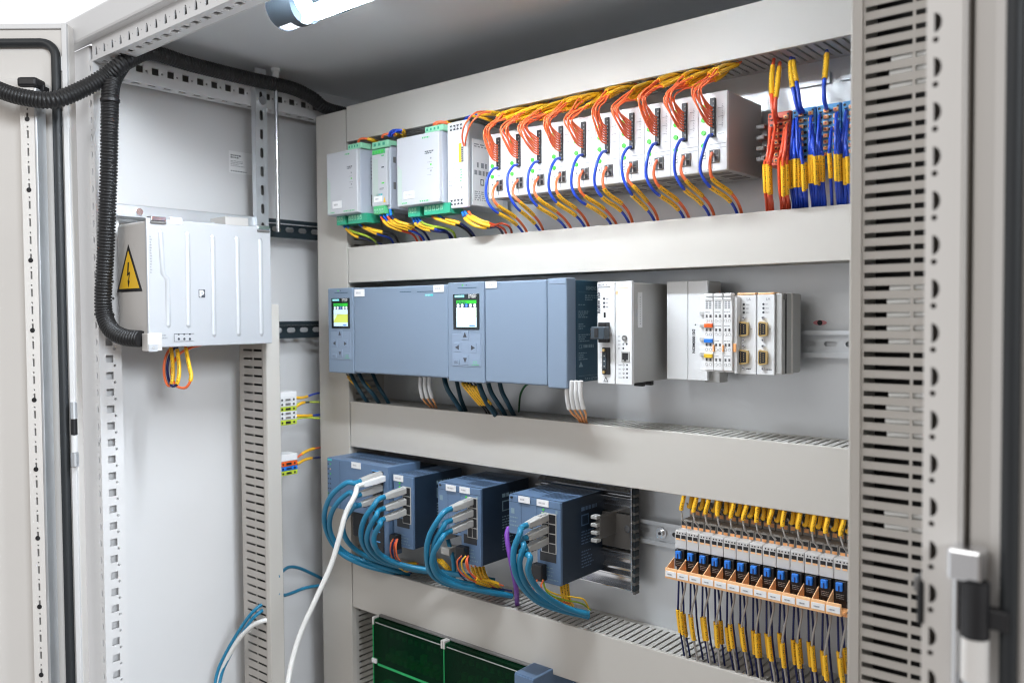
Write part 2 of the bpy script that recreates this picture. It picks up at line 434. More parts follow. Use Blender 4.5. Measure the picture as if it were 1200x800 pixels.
gasket(-1.396, .577, uL, nL, .014, .5, .428, .0070, mb); build('gasket', mb, dl)
# perforated tube frame on the door
o = Vector((-1.396, .577, 0)); mb = MB()
B(.0315, .0355, .004, .030, ZB, .352, 'zinc', mb, .001)          # side facing the hinge
B(.0355, .0575, .004, .0265, ZB, .352, 'paint_warm', mb, .001)
zq = .352-P*62
mb.perf(rect(-.0215, 0, 0, P), [rect(-.0125, -.0090, .004, .016), disc(-.0108, .0215, .0016, 7)], 'door_s', o+uL*.0355+nL*.030+Z_*zq, -uL, Z_, nL, .002, 'paint_warm', False, 62, (0, P))
for k in range(0, 62, 4):
    q = o+uL*.0463+nL*.0306+Z_*(.30-k*P+.004); mb.prism(disc(0, 0, .0038, 12), q, -uL, Z_, nL, .0004, 'black')
for k in range(62):
    q = o+uL*.0463+nL*.0275; mb.obox(q+Z_*(zq+k*P+.012), (uL, nL, Z_), (.006, .0003, .0125), 'dev_dark')
build('perforated_strip', mb, dl)
mb = MB(); B(.0295, .0595, .004, .034, .353, .368, 'black', mb, .004); B(.0255, .0315, .003, .020, .350, .358, 'black', mb, .001); build('end_cap', mb, dl)
mb = MB(); B(.0595, .5, .004, .012, .345, .372, 'paint_warm', mb, .002); mb.prism(disc(0, 0, .0045), o+uL*.0905+nL*.0125+Z_*.358, -uL, Z_, nL, .0004, 'black'); build('crossbar', mb, dl)
mb = MB().cyl(Vector((-1.3866, .572, -.134)), Vector((-1.3866, .572, -.160)), .0052, 'zinc').cyl(Vector((-1.3866, .572, -.160)), Vector((-1.3866, .572, -.185)), .0048, 'black').cyl(Vector((-1.3866, .572, -.186)), Vector((-1.3866, .572, -.213)), .0050, 'paint').cyl(Vector((-1.3866, .572, -.2135)), Vector((-1.3866, .572, -.235)), .006, 'zinc')
build('hinge', mb, dl)
mb = MB()
for za in (.385, .30): mb.cyl(Vector((-1.401, .574, za)), Vector((-1.401, .574, za+.022)), .0045, 'zinc', 10)
build('catch', mb, dl)
# right door
uR = Vector((.94, -.342, 0)); nR = Vector((-.342, -.94, 0)); hx, hy = -.120, .577
B = door(hx, hy, uR, nR, -1, .5, 'paint_warm', 'right')
mb = MB(); B(.006, .35, -.02, 0, ZB, .458, 'paint_warm', mb); dr = build('door', mb, cab)
mb = MB(); gasket(hx, hy, uR, nR, .0285, .34, .428, .0048, mb); build('gasket', mb, dr)
hp = at(1143, 700, .556); hx2, hy2 = hp.x, hp.y
mb = MB().box(hx2-.0145, hx2+.0045, hy2-.006, hy2+.012, -.160, -.141, 'steel', .002)
mb.cyl(Vector((hx2, hy2, -.160)), Vector((hx2, hy2, -.193)), .0078, 'black').box(hx2+.005, hx2+.0175, hy2-.001, hy2+.008, -.187, -.175, 'black', .001)
mb.cyl(Vector((hx2, hy2, -.1935)), Vector((hx2, hy2, -.219)), .0076, 'paint_warm').cyl(Vector((hx2, hy2, -.2195)), Vector((hx2, hy2, -.235)), .0062, 'zinc')
mb.cyl(Vector((hx2-.011, hy2+.004, -.16)), Vector((hx2-.011, hy2+.004, -.23)), .0025, 'steel', 8)
build('hinge', mb, dr)
# bushing and screws on the left post
mb = MB()
for z in (-.2,): mb.box(-1.379, -1.371, .6045, .6062, z, z+.007, 'steel', .0006)
build('latch_plate', mb, cab)

# ------------------------------------------------------------------ lamp under the roof
lz, ly, lr = .4255, .708, .0295
lamp = thing('cabinet_lamp', 'lit white tube lamp with dark grey clamps under the cabinet roof', 'lamp', (-.75, ly, lz+lr))
def arc_shell(mb, x0, x1, r, a0, a1, m, n=14, skew=0.):
    vs = []
    for xx, sk in ((x0, 0), (x1, skew)):
        for i in range(n+1):
            t = a0+(a1-a0)*i/n; vs.append((xx+sk*math.sin(t), ly+r*math.cos(t), lz+r*math.sin(t)))
    return mb.add(vs, [(i, i+1, n+2+i, n+1+i) for i in range(n)], m, True)
R90 = math.pi/2
mb = MB(); arc_shell(mb, -.945, -.60, lr, math.radians(-62), math.radians(146), 'lamp_dark', 20); mb.box(-.99, -.60, ly-.012, ly+.012, lz+.006, .455, 'lamp_dark'); build('housing', mb, lamp)
mb = MB(); arc_shell(mb, -.945, -.60, lr*.97, math.radians(144), math.radians(302), 'lamp_lens', 18); build('diffuser', mb, lamp)
mb = MB()
arc_shell(mb, -1.006, -.975, lr*1.03, math.radians(0), math.radians(250), 'lamp_dark'); arc_shell(mb, -.975, -.948, lr*1.06, 0, 2*math.pi, 'lamp_dark', 28, .012)
mb.add([(-1.0065, ly+lr*1.03*math.cos(t), lz+lr*1.03*math.sin(t)) for t in (2*math.pi*i/24 for i in range(24))], [tuple(range(24))], 'lamp_dark')
build('end_cap', mb, lamp)
mb = MB(); arc_shell(mb, -1.005, -.97, lr*.99, math.radians(250), math.radians(360), 'lamp_clear'); build('end_lens', mb, lamp)
mb = MB(); arc_shell(mb, -.912, -.88, lr*1.06, math.radians(-60), math.radians(225), 'lamp_dark', 20, .006); build('clamp', mb, lamp)

# ================================================================== WIRING DUCTS
def duct_h(label, x0, x1, z0, z1, joint=None, yf=1.0, p=.01104):
    t = thing('wiring_duct', label, 'cable duct', ((x0+x1)/2, yf, z0), 'grey slotted wiring ducts')
    xj = joint if joint else x1; mb = MB().box(x0, xj-.0003, yf, yf+.0022, z0, z1, 'duct', .0009)
    if joint: mb.box(xj+.0003, x1, yf-.0002, yf+.0022, z0, z1, 'duct', .0009)
    mb.box(x0, x1, yf+.0022, yf+.006, z1-.0017, z1-.0001, 'duct').box(x0, x1, yf+.0022, yf+.006, z0+.0001, z0+.0017, 'duct')
    build('cover', mb, t)
    n = int((x1-x0)/p); mb = MB(); d = YP-.002-(yf+.004)
    for zz, nn, key in ((z1-.0019, Z_, 'u'), (z0+.0019, -Z_, 'd')):
        mb.perf(rect(0, p, 0, d), [stad_v(p/2, .0035, d-.008, .0036)], 'dh%s%.3f%.3f' % (key, p, d), (x0, yf+.004, zz), X_, Y_, nn, .0014, 'duct_body', False, n, (p, 0))
    mb.box(x0, x1, YP-.002, YP-.0005, z0+.002, z1-.002, 'duct_body')
    build('slotted_body', mb, t); return t
def stad_v(cx, y0, y1, w):
    r = w/2; return [(cx-r, y0), (cx+r, y0), (cx+r, y1-r), (cx, y1), (cx-r, y1-r)]
XD0, XD1 = -1.2345, -.305
duct_h('pale grey horizontal wiring duct along the top, its slots above the orange wires', XD0, XD1, .3165, .3805)
duct_h('pale grey horizontal wiring duct running between the white modules and the blue-grey controllers', XD0, XD1, .0592, .1240)
duct_h('grey horizontal wiring duct under the blue-grey controllers with a broad shadow on it', XD0, XD1, -.2425, -.1590)
duct_h('grey horizontal wiring duct under the network switches, teal cables resting on its rim', XD0, XD1, -.5425, -.4610)
def duct_v(label, x0, x1, z0, z1, yf, side):
    t = thing('wiring_duct', label, 'cable duct', ((x0+x1)/2, yf, z0), 'grey slotted wiring ducts')
    build('cover', MB().box(x0, x1, yf, yf+.0022, z0, z1, 'duct', .0009).box(x0+.0002, x0+.0018, yf+.0022, yf+.01, z0, z1, 'duct').box(x1-.0018, x1-.0002, yf+.0022, yf+.01, z0, z1, 'duct'), t)
    p = .01104; n = int((z1-z0)/p); d = YP-.002-(yf+.006); mb = MB()
    for xx, nn, key in ((x1-.0019, X_, 'r'), (x0+.0019, -X_, 'l')):
        mb.perf(rect(0, d, 0, p), [rect(.012, d-.012, p/2-.0018, p/2+.0018)], 'dv'+key, (xx, yf+.006, z0), Y_, Z_, nn, .0014, 'duct_body', False, n, (0, p))
    mb.box(x0, x1, YP-.002, YP-.0005, z0, z1, 'duct_body'); build('slotted_body', mb, t); return t
duct_v('tall plain vertical duct cover left of the controllers, reaching the bottom of the photo', -1.3253, -1.2375, ZB+.06, .376, 1.0, 1)
duct_v('vertical wiring duct at the far right, mostly behind the big slotted duct', -.302, -.215, ZB+.06, .376, 1.0, 1)
# ducts on the side walls: slotted face to the viewer
def duct_w(label, xa, xb, y0, y1, z0, z1, p, cover_right, breakpos, sw, mname):
    t = thing('wiring_duct', label, 'cable duct', ((xa+xb)/2, y0, z0), 'grey slotted wiring ducts')
    mb = MB()
    if cover_right: mb.box(xb-.0022, xb, y0-.0006, y1, z0, z1, 'duct', .0008).box(xb-.011, xb-.0022, y0-.0008, y0+.0010, z0, z1, 'duct')
    else: mb.box(xa, xa+.0022, y0-.0006, y1, z0, z1, 'duct', .0008).box(xa+.0022, xa+.0095, y0-.0008, y0+.0010, z0, z1, 'duct' if cover_right else 'duct_shaded')
    build('cover', mb, t)
    a, b2 = (xa, xb-.004) if cover_right else (xa+.004, xb)
    w = b2-a; n = int((z1-z0)/p); mb = MB(); h = p/2
    s0, s1 = (.012, w-.013) if cover_right else (.0075, w-.010)
    bk = s0+(s1-s0)*breakpos
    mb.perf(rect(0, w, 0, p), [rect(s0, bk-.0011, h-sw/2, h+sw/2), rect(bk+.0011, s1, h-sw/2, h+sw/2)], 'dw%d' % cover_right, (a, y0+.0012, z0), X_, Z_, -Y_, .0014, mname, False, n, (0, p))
    mb.box(xa, xb-.0022 if cover_right else xb, y1, y1+.0014, z0, z1, 'black'); mb.box((xb-.0014) if not cover_right else xa, xb if not cover_right else xa+.0014, y0+.003, y1, z0, z1, 'duct_body')  # back wall coloured black to stand in for shade behind the slots
    build('slotted_body', mb, t); return t
duct_w('slim slotted vertical duct on the left wall below the grey metal box', -1.366, -1.279, .853, .880, ZB+.06, .02, .0152, True, .52, .0040, 'duct_shaded')
duct_w('broad slotted vertical duct in the right foreground, shaded slats nearest the camera', -.2448, -.160, .737, .80, ZB+.06, .42, .01104, False, .60, .0046, 'duct_shaded')

# ================================================================== LEFT WALL ITEMS
t = thing('corrugated_box', '', '', (0, 0, 0)) if False else None
bx, by0, by1, bz0, bz1 = -1.25, .6275, .8455, -.0475, .1495
box = thing('metal_unit', 'light grey metal unit with pressed ribs and yellow warning triangle on the left wall', 'power unit', (-1.30, .73, bz0))
mb = MB().box(-1.352, bx-.002, by0+.0015, by1-.001, bz0+.004, bz1-.003, 'box_side', .006, 3)
build('housing', mb, box)
mb = MB().box(bx-.006, bx, by0, by1, bz0, bz1, 'box_metal', .0015)
def yz(px, py): q = atx(px, py, bx); return q.y, q.z
def rib(pts, mb):
    q = spline([Vector((bx+.0002, a, b2)) for a, b2 in pts], 4) if len(pts) < 3 else [Vector((bx+.0002, a, b2)) for a, b2 in pts]
    vs = []; w = .0042; k = len(q)
    for p in q:
        for dy, dx in ((-w, 0), (-w*.55, .0016), (0, .0022), (w*.55, .0016), (w, 0)): vs.append((p.x+dx, p.y+dy, p.z))
    mb.add(vs, [(i*5+j, i*5+j+1, (i+1)*5+j+1, (i+1)*5+j) for i in range(k-1) for j in range(4)], 'box_metal', True)
    for p, sg in ((q[0], 1), (q[-1], -1)):
        vs = [(p.x+.0022, p.y, p.z), (p.x, p.y-w, p.z), (p.x, p.y-w*.6, p.z+sg*.0035), (p.x, p.y, p.z+sg*.0045), (p.x, p.y+w*.6, p.z+sg*.0035), (p.x, p.y+w, p.z)]
        mb.add(vs, [(0, i, i+1) for i in range(1, 5)], 'box_metal', True)
    return mb
rib([yz(188, 272), yz(191, 321), yz(196.5, 328), yz(197.5, 381)], mb)
for a, b2 in (((220, 275), (221, 381)), ((249.5, 278), (251, 392)), ((278, 280), (280, 391)), ((305, 282), (306.5, 391))):
    rib([yz(*a), yz(*b2)], mb)
# maker's square emblem: a dark square with a white letter-like cut-out
y_, z_ = yz(236.5, 344); h = .0056
mb.sq(y_-h, y_+h, z_-h*1.15, z_+h*1.15, bx+.0003, 'dark_print')
mb.prism([(-.0042, -.0052), (-.0012, -.0052), (-.0008, -.0022), (.002, -.0020), (.0040, .0005), (.0036, .0034), (.001, .0054), (-.0042, .0054)], (bx+.0005, y_, z_), Y_, Z_, X_, .0001, 'white')
mb.sq(y_-.0010, y_+.0010, z_-.001, z_+.0032, bx+.0007, 'grey_print')
mb.scrib('s', yz(189, 395)[0], yz(199, 395)[0], yz(189, 397)[1], yz(189, 390.5)[1], bx+.0003, 'grey_print', 2)
mb.scrib('s', yz(175, 275)[0], yz(178, 275)[0], yz(177, 320)[1], yz(177, 275)[1], bx+.0003, 'grey_print', 14, .5)
build('cover', mb, box)
mb = MB(); a = yz(204, 400); b2 = yz(227, 391); mb.box(bx, bx+.0012, a[0], b2[0], a[1], b2[1], 'box_metal', .0004)
for px in (209, 215.5, 222): q = yz(px, 397); mb.prism(disc(0, 0, .0020, 8), (bx+.0016, q[0], q[1]), Y_, Z_, X_, .0002, 'dark_print'); mb.sq(q[0]-.0015, q[0]+.0015, b2[1]-.0015, b2[1], bx+.0014, 'black')
mb.sq(a[0]-.0005, b2[0], b2[1], b2[1]+.0008, bx+.0014, 'dark_print').sq(a[0]-.0008, a[0], a[1], b2[1], bx+.0014, 'dark_print')
build('terminal_block', mb, box)
# triangle on the side facing the viewer
mb = MB(); q0 = at(136.5, 343, by0); q1 = at(166, 340.5, by0); q2 = at(149.5, 286.5, by0); Yt = by0+.0008
zb = (q0.z+q1.z)/2
mb.prism([(q0.x, zb), (q1.x, zb), (q2.x, q2.z)], (0, Yt, 0), X_, Z_, -Y_, .0004, 'black')
cx, cz = (q0.x+q1.x+q2.x)/3, (zb*2+q2.z)/3
mb.prism([(cx+(a-cx)*.80, cz+(b2-cz)*.80) for a, b2 in ((q0.x, zb), (q1.x, zb), (q2.x, q2.z))], (0, Yt-.0004, 0), X_, Z_, -Y_, .0003, 'yellow')
s_ = (q2.z-zb)
bolt = [(-.02, .50), (.045, .50), (-.005, .27), (.085, .30), (.015, .09), (.055, .10), (-.01, -.04), (-.05, .12), (-.015, .11), (.03, .24), (-.07, .205)]
mb.prism([(cx+a*s_*.85, cz-.3*s_+(b2+.10)*s_*.98) for a, b2 in bolt], (0, Yt-.0009, 0), X_, Z_, -Y_, .0002, 'black')
build('warning_triangle', mb, box)
mb = MB().box(-1.266, -1.2475, by0-.003, by0+.02, bz0-.005, bz0+.022, 'box_side', .001).box(-1.2475, -1.2455, by0-.002, by0+.012, bz0-.006, bz0+.006, 'box_metal', .0005)
mb.prism(disc(0, 0, .0022, 8), (-1.2450, by0+.005, bz0), Y_, Z_, X_, .0004, 'dev_grey'); build('latch', mb, box)
for k, px in enumerate(((176, 194), (301, 315))):
    a = yz(px[0], 258)[0]; c = yz(px[1], 258)[0]; mb = MB().box(bx-.012, bx+.0025, a, c, bz1-.004, bz1+.003, 'steel', .001).box(bx-.002, bx+.003, a, c, bz1-.008, bz1-.0045, 'dev_dark', .0008); build('cover_clip', mb, box)
a = yz(199, 258)[0]; c = yz(213, 258)[0]; build('label_tag', MB().box(bx-.002, bx+.001, a, c, bz1-.007, bz1+.004, 'label', .0006), box)
# zinc bar above it, screwed to the frame
mb = MB().box(XL-.004, XL+.006, .632, .90, .158, .182, 'zinc', .0015).box(XL+.006, XL+.02, .632, .87, .1605, .163, 'zinc', .0006)
mbar = build('mounting_bar', mb); tag(mbar, 'thin zinc mounting bar just above the grey metal unit', 'bar')
q = at(157, 255, .63); build('screw_head', MB().cyl((XL+.006, .672, .171), (XL+.010, .672, .171), .006, 'steel', 10), mbar); build('bracket', MB().box(XL+.006, XL+.055, .80, .845, .1545, .171, 'box_side', .0015), mbar)
# perforated strut + rod
mb = MB(); sy0, sy1 = .889, .9125
mb.perf(rect(0, .0235, 0, .034), [[(b2+.0117, a+.017) for a, b2 in stad(0, 0, .019, .0070)]], 'strut', (-1.355, sy0, .145), Y_, Z_, X_, .002, 'zinc', False, 9, (0, .034))
mb.box(-1.368, -1.3555, sy0-.0005, sy0+.0012, .145, .435, 'zinc').box(-1.368, -1.3555, sy1-.0012, sy1+.0005, .145, .435, 'zinc')
mb.box(-1.3685, -1.3675, sy0, sy1, .145, .435, 'dev_dark')
st = build('perforated_strut', mb); tag(st, 'galvanised strut with long slots hanging behind the thin rod', 'strut')
build('screw_head', MB().cyl((-1.355, .9008, .392), (-1.350, .9008, .392), .0075, 'steel', 12), st)
rod = thing('stay_rod', 'slim bright rod with white cap standing against the slotted strut', 'rod', (-1.345, .926, .02))
build('shaft', MB().cyl((-1.345, .926, .155), (-1.345, .926, .435), .0036, 'steel', 12), rod)
build('cap', MB().cyl((-1.345, .926, .418), (-1.345, .926, .448), .0062, 'white', 14).cyl((-1.345, .926, .448), (-1.345, .926, .4545), .0082, 'white', 14), rod)
# black slotted rails on the wall
for k, (za, zb2, lab) in enumerate(((.149, .184, 'upper black slotted rail on the left wall beside the grey metal unit'), (-.044, -.0112, 'lower black slotted rail on the left wall above the small terminals'), (-.205, -.17, ''), (-.29, -.255, ''))):
    if not lab: continue
    hgt = zb2-za; mb = MB().perf(rect(0, .030, 0, hgt*.56), [stad(.015, hgt*.28, .0205, .0095)], 'brail%d' % k, (-1.392, .70, za+hgt*.20), Y_, Z_, X_, .0018, 'rail_black', False, 12, (.030, 0))
    mb.box(-1.392, -1.384, .70, 1.06, zb2-.0016, zb2, 'rail_black').box(-1.392, -1.384, .70, 1.06, za, za+.0016, 'rail_black')
    mb.box(-1.3855, -1.384, .70, 1.06, zb2-.0075, zb2-.0016, 'rail_black').box(-1.3855, -1.384, .70, 1.06, za+.0016, za+.0075, 'rail_black')
    tag(build('slotted_rail', mb), lab, 'rail', 'black slotted rails on the left wall')
# rating sticker
mb = MB().sq(.8725, .924, .2665, .307, -1.4192, 'label'); mb.scrib('s', .876, .90, .294, .302, -1.4189, 'dark_print', 2); mb.scrib('s', .876, .905, .279, .291, -1.4189, 'grey_print', 4, .4); mb.scrib('s', .876, .915, .269, .2725, -1.4189, 'dark_print', 1)
tag(build('sticker', mb), 'small white printed sticker on the left side panel', 'sticker')
# two small terminal groups sticking out right of the slim duct
def mini_terms(name, label, rows, ptop):
    t = thing(name, label, 'terminal block', (-1.30, .905, atx(335, ptop[-1], -1.29).z), 'small terminal groups on the left wall'); ya, yb = .885, .9235
    X0 = -1.292
    for i, (m2, a, b2) in enumerate(rows):
        zt, zb2 = atx(335, a, X0).z, atx(335, b2, X0).z; mb = MB().box(X0-.03, X0, ya, yb, zb2, zt, m2, .001)
        if m2 != 'label':
            for yy in (.892, .917): mb.prism(disc(0, 0, .0021, 8), (X0+.0004, yy, (zt+zb2)/2), Y_, Z_, X_, .0002, 'black')
            mb.sq(.899, .910, zb2+.002, zt-.002, X0+.0004, 'black' if m2 != 'dev_white' else 'dev_dark')
        build('end_marker' if m2 == 'label' else 'terminal', mb, t)
    return t
mini_terms('terminal_group', 'upper cluster of grey and yellow-green terminals right of the slim duct', [('label', 459, 466), ('dev_white', 466, 471), ('dev_white', 471, 476.5), ('lime', 476.7, 482), ('dev_white', 482, 487), ('dev_white', 487, 492), ('lime', 492.3, 498)], (459, 498))
mini_terms('terminal_group', 'lower cluster of red, blue and yellow-green terminals right of the slim duct', [('label', 532.5, 540.5), ('red_tab', 541, 546.5), ('blue_plastic', 547, 551.5), ('lime', 552, 557)], (532, 557))

# ================================================================== ROW 1
def conn_row(mb, x0, x1, z0, z1, Y, n, m1, m2):
    """row of little clamp openings"""
    w = (x1-x0)/n
    for i in range(n):
        mb.fq(x0+w*(i+.15), x0+w*(i+.85), z0, z1, Y, m1); mb.fpoly([(x0+w*(i+.3), z0+(z1-z0)*.15), (x0+w*(i+.7), z0+(z1-z0)*.15), (x0+w*(i+.5), z0+(z1-z0)*.75)], Y-.0003, m2)
def quint(label, x0, x1, z0, z1, Y, tagx, printx):
    t = thing('power_supply', label, 'power supply', ((x0+x1)/2, Y, z0), 'light grey power supplies on the top rail')
    w = x1-x0; h = z1-z0
    build('housing', MB().box(x0+.002, x1+.0005, Y+.006, 1.072, z0-.001, z1+.001, 'quint_side', .002), t)
    mb = MB().box(x0, x1, Y, Y+.008, z0, z1, 'quint', .0018)
    mb.fpoly([(x0+.002, z0+.004), (x0+w*.13, z0+.004), (x0+w*.13, z0+h*.52), (x0+.002, z0+h*.62)], Y-.0003, 'tint_green')
    mb.scrib('f', x0+w*.62, x0+w*.86, z1-h*.075, z1-h*.045, Y-.0003, 'green_print', 1, .8)
    mb.scrib('f', x0+w*.12, x0+w*.28, z0+h*.03, z0+h*.055, Y-.0003, 'green_print', 1, .8); mb.scrib('f', x0+w*.55, x0+w*.90, z0+h*.03, z0+h*.055, Y-.0003, 'green_print', 1, .8)
    mb.scrib('f', x0+w*.68, x0+w*.9, z0+h*.70, z0+h*.75, Y-.0003, 'dark_print', 2, .7)
    for k in range(3): mb.fq(x0+w*.80, x0+w*.835, z0+h*(.62-.09*k), z0+h*(.645-.09*k), Y-.0003, 'green_led' if k == 1 else 'grey_print'); mb.scrib('f', x0+w*.74, x0+w*.88, z0+h*(.575-.09*k), z0+h*(.59-.09*k), Y-.0003, 'grey_print', 1)
    build('front_panel', mb, t)
    mb = MB(); mb.scrib('s', Y+.03, Y+.09, z0+h*.55, z1-h*.08, x1+.0010, 'grey_print', 7, .4); mb.sq(Y+.03, Y+.05, z0+h*.12, z0+h*.3, x1+.0010, 'dev_dark'); build('side_label', mb, t)
    mb = MB().box(x0+w*.62, x1+.004, Y+.006, Y+.03, z1+.001, z1+.011, 'green_lite', .0012)
    for i in range(4): mb.fq(x0+w*(.66+.085*i), x0+w*(.70+.085*i), z1+.004, z1+.008, Y+.0056, 'green_conn')
    build('connector', mb, t)
    for a, b2, k in ((.14, .42, 3), (.52, 1.12, 5)):
        mb = MB(); A, Bq = x0+w*a, x0+w*b2
        mb.prism([(A, z0-.001), (Bq-.006, -.017+z0), (Bq, z0-.017), (Bq, z0-.001)] if False else [(A, z0-.017), (Bq, z0-.017), (Bq, z0-.001), (A, z0-.001)], (0, Y+.012, 0), X_, Z_, -Y_, .03, 'green_conn')
        conn_row(mb, A+.001, A+(Bq-A)*.75, z0-.011, z0-.003, Y+.0115, k, 'green_lite', 'green_conn'); build('connector', mb, t)
    a = at(tagx[0], tagx[1], Y-.0012); b2 = at(tagx[2], tagx[3], Y-.0012)
    build('label_tag', tagbox(a.x, b2.x, Y-.0012, Y-.0004, b2.z, a.z, 'label'), t); return t
quint('light grey power supply at the left end of the top row, green plugs below', -1.243, -1.158, .1790, .2895, .96, (389.5, 236.5, 400, 243.5), 0)
quint('wider light grey power supply between the narrow green-printed unit and the tall white unit', -1.0566, -.9577, .1790, .2914, .96, (473, 225, 485, 232), 0)
# narrow unit
x0, x1, Y, z0, z1 = -1.1376, -1.0956, .975, .1755, .2985
t = thing('power_module', 'narrow pale unit with bright green plugs between two light grey power supplies', 'power module', ((x0+x1)/2, Y, z0)); w = x1-x0; h = z1-z0
build('housing', MB().box(x0+.001, x1, Y+.006, 1.072, z0+.006, z1-.006, 'quint_side', .002), t)
mb = MB().box(x0, x1-.002, Y, Y+.008, z0+.012, z1-.014, 'quint', .0015); mb.fq(x0+.003, x0+w*.42, z0+.02, z1-.03, Y-.0003, 'tint_green')
for k, zz in enumerate((.78, .62, .40)): mb.fq(x0+w*.62, x0+w*.78, z0+h*zz, z0+h*(zz+.018), Y-.0003, ('green_print', 'dark_print', 'green_led')[k])
mb.scrib('f', x0+w*.5, x0+w*.85, z0+h*.32, z0+h*.35, Y-.0003, 'dark_print', 2); mb.fpoly([(x0+w*.72, z0+h*.14), (x0+w*.86, z0+h*.14), (x0+w*.79, z0+h*.22)], Y-.0003, 'yellow'); mb.scrib('f', x0+w*.3, x0+w*.72, z0+h*.24, z0+h*.27, Y-.0003, 'teal_print', 1, .9)
build('front_panel', mb, t)
mb = MB().box(x0, x1, Y+.001, Y+.03, z1-.012, z1, 'green_lite', .001)
for k in range(3): mb.fq(x0+w*(.14+.27*k), x0+w*(.28+.27*k), z1-.008, z1-.003, Y+.0006, 'green_conn')
build('connector', mb, t); mb = MB().box(x0+.004, x1-.006, Y-.002, Y+.02, z1-.0225, z1-.014, 'green_print', .001); conn_row(mb, x0+.005, x1-.008, z1-.0215, z1-.017, Y-.0024, 4, 'green_led', 'green_conn'); build('connector', mb, t)
mb = MB().box(x0+.006, x1-.008, Y-.002, Y+.02, z0-.002, z0+.012, 'green_print', .001); conn_row(mb, x0+.007, x1-.009, z0, z0+.007, Y-.0024, 4, 'green_lite', 'green_conn'); build('connector', mb, t)
build('label_tag', tagbox(x0+w*.16, x0+w*.66, Y-.0012, Y-.0004, z0+h*.155, z0+h*.235, 'label'), t)
mb = MB(); mb.sq(Y+.012, Y+.018, z0+.085, z0+.095, x1+.0006, 'dev_dark').sq(Y+.012, Y+.018, z0+.04, z0+.052, x1+.0006, 'dev_dark').sq(Y+.02, Y+.07, z0+.0655, z0+.0662, x1+.0006, 'grey_print'); build('side_label', mb, t)
# tall white unit
x0, x1, Y, z0, z1 = -.9534, -.9106, .975, .1685, .3042
t = thing('power_supply', 'tall narrow white unit with black clamp rows left of the white modules', 'power supply', ((x0+x1)/2, Y, z0), 'light grey power supplies on the top rail'); w = x1-x0; h = z1-z0
build('housing', MB().box(x0+.001, x1-.0012, Y+.004, 1.074, z0+.002, z1-.002, 'zinc', .001), t)
mb = MB().box(x0, x1, Y, Y+.007, z0, z1, 'dev_white', .0015)
for zz in (.90, .035):
    for i in range(4):
        A = x0+w*(.14+.17*i); zq = z0+h*zz
        mb.fq(A, A+.0055, zq, zq+.0085, Y-.0003, 'dark_print'); mb.fpoly([(A+.0005, zq+.001), (A+.0027, zq+.0042), (A+.0005, zq+.0075)], Y-.0005, 'white'); mb.fpoly([(A+.005, zq+.001), (A+.005, zq+.0075), (A+.0030, zq+.0042)], Y-.0005, 'white')
mb.fq(x0+w*.06, x0+w*.2, z0+h*.50, z0+h*.62, Y-.0003, 'teal_print') if False else None
for k in range(7): mb.scrib('f', x0+w*.3, x0+w*.5, z0+h*(.18+.055*k), z0+h*(.195+.055*k), Y-.0003, 'grey_print', 1)
mb.scrib('f', x0+w*.62, x0+w*.8, z0+h*.30, z0+h*.46, Y-.0003, 'green_print', 5, .5); mb.fq(x0+w*.08, x0+w*.24, z0+h*.26, z0+h*.32, Y-.0003, 'grey_print'); mb.fq(x0+w*.10, x0+w*.22, z0+h*.268, z0+h*.312, Y-.0004, 'dev_white')
mb.fq(x0+w*.70, x0+w*.74, z0+h*.22, z0+h*.24, Y-.0003, 'dark_print')
build('front_panel', mb, t)
mb = MB().box(x0+w*.60, x0+w*.72, Y-.001, Y+.001, z0+h*.52, z0+h*.74, 'yellow', .0003); mb.box(x0+w*.72, x0+w*.84, Y-.001, Y+.001, z0+h*.52, z0+h*.70, 'dev_grey', .0003)
for k in range(7): mb.fq(x0+w*.74, x0+w*.82, z0+h*(.53+.024*k), z0+h*(.542+.024*k), Y-.0014, 'dark_print')
build('connector', mb, t)
mb = MB().box(x1-.0004, x1+.0004, Y+.012, Y+.085, z0+.004, z1-.028, 'label')
X2 = x1+.0007; mb.scrib('s', Y+.016, Y+.07, z1-.04, z1-.033, X2, 'grey_print', 2, .5)
for i in range(5):
    mb.sq(Y+.022+.0095*i, Y+.022+.0095*i+rnd(.003, .007), z1-.072, z1-.064, X2, 'grey_print')
mb.scrib('s', Y+.016, Y+.07, z0+.052, z0+.06, X2, 'grey_print', 1, .9); mb.scrib('s', Y+.016, Y+.06, z0+.012, z0+.028, X2, 'grey_print', 5, .45); mb.sq(Y+.03, Y+.038, z0+.036, z0+.046, X2, 'dark_print').sq(Y+.0315, Y+.0365, z0+.0375, z0+.0445, X2+.0002, 'label').text('CE', .012, (X2, Y+.055, z0+.046), Y_, Z_, 'dark_print')
build('side_label', mb, t)
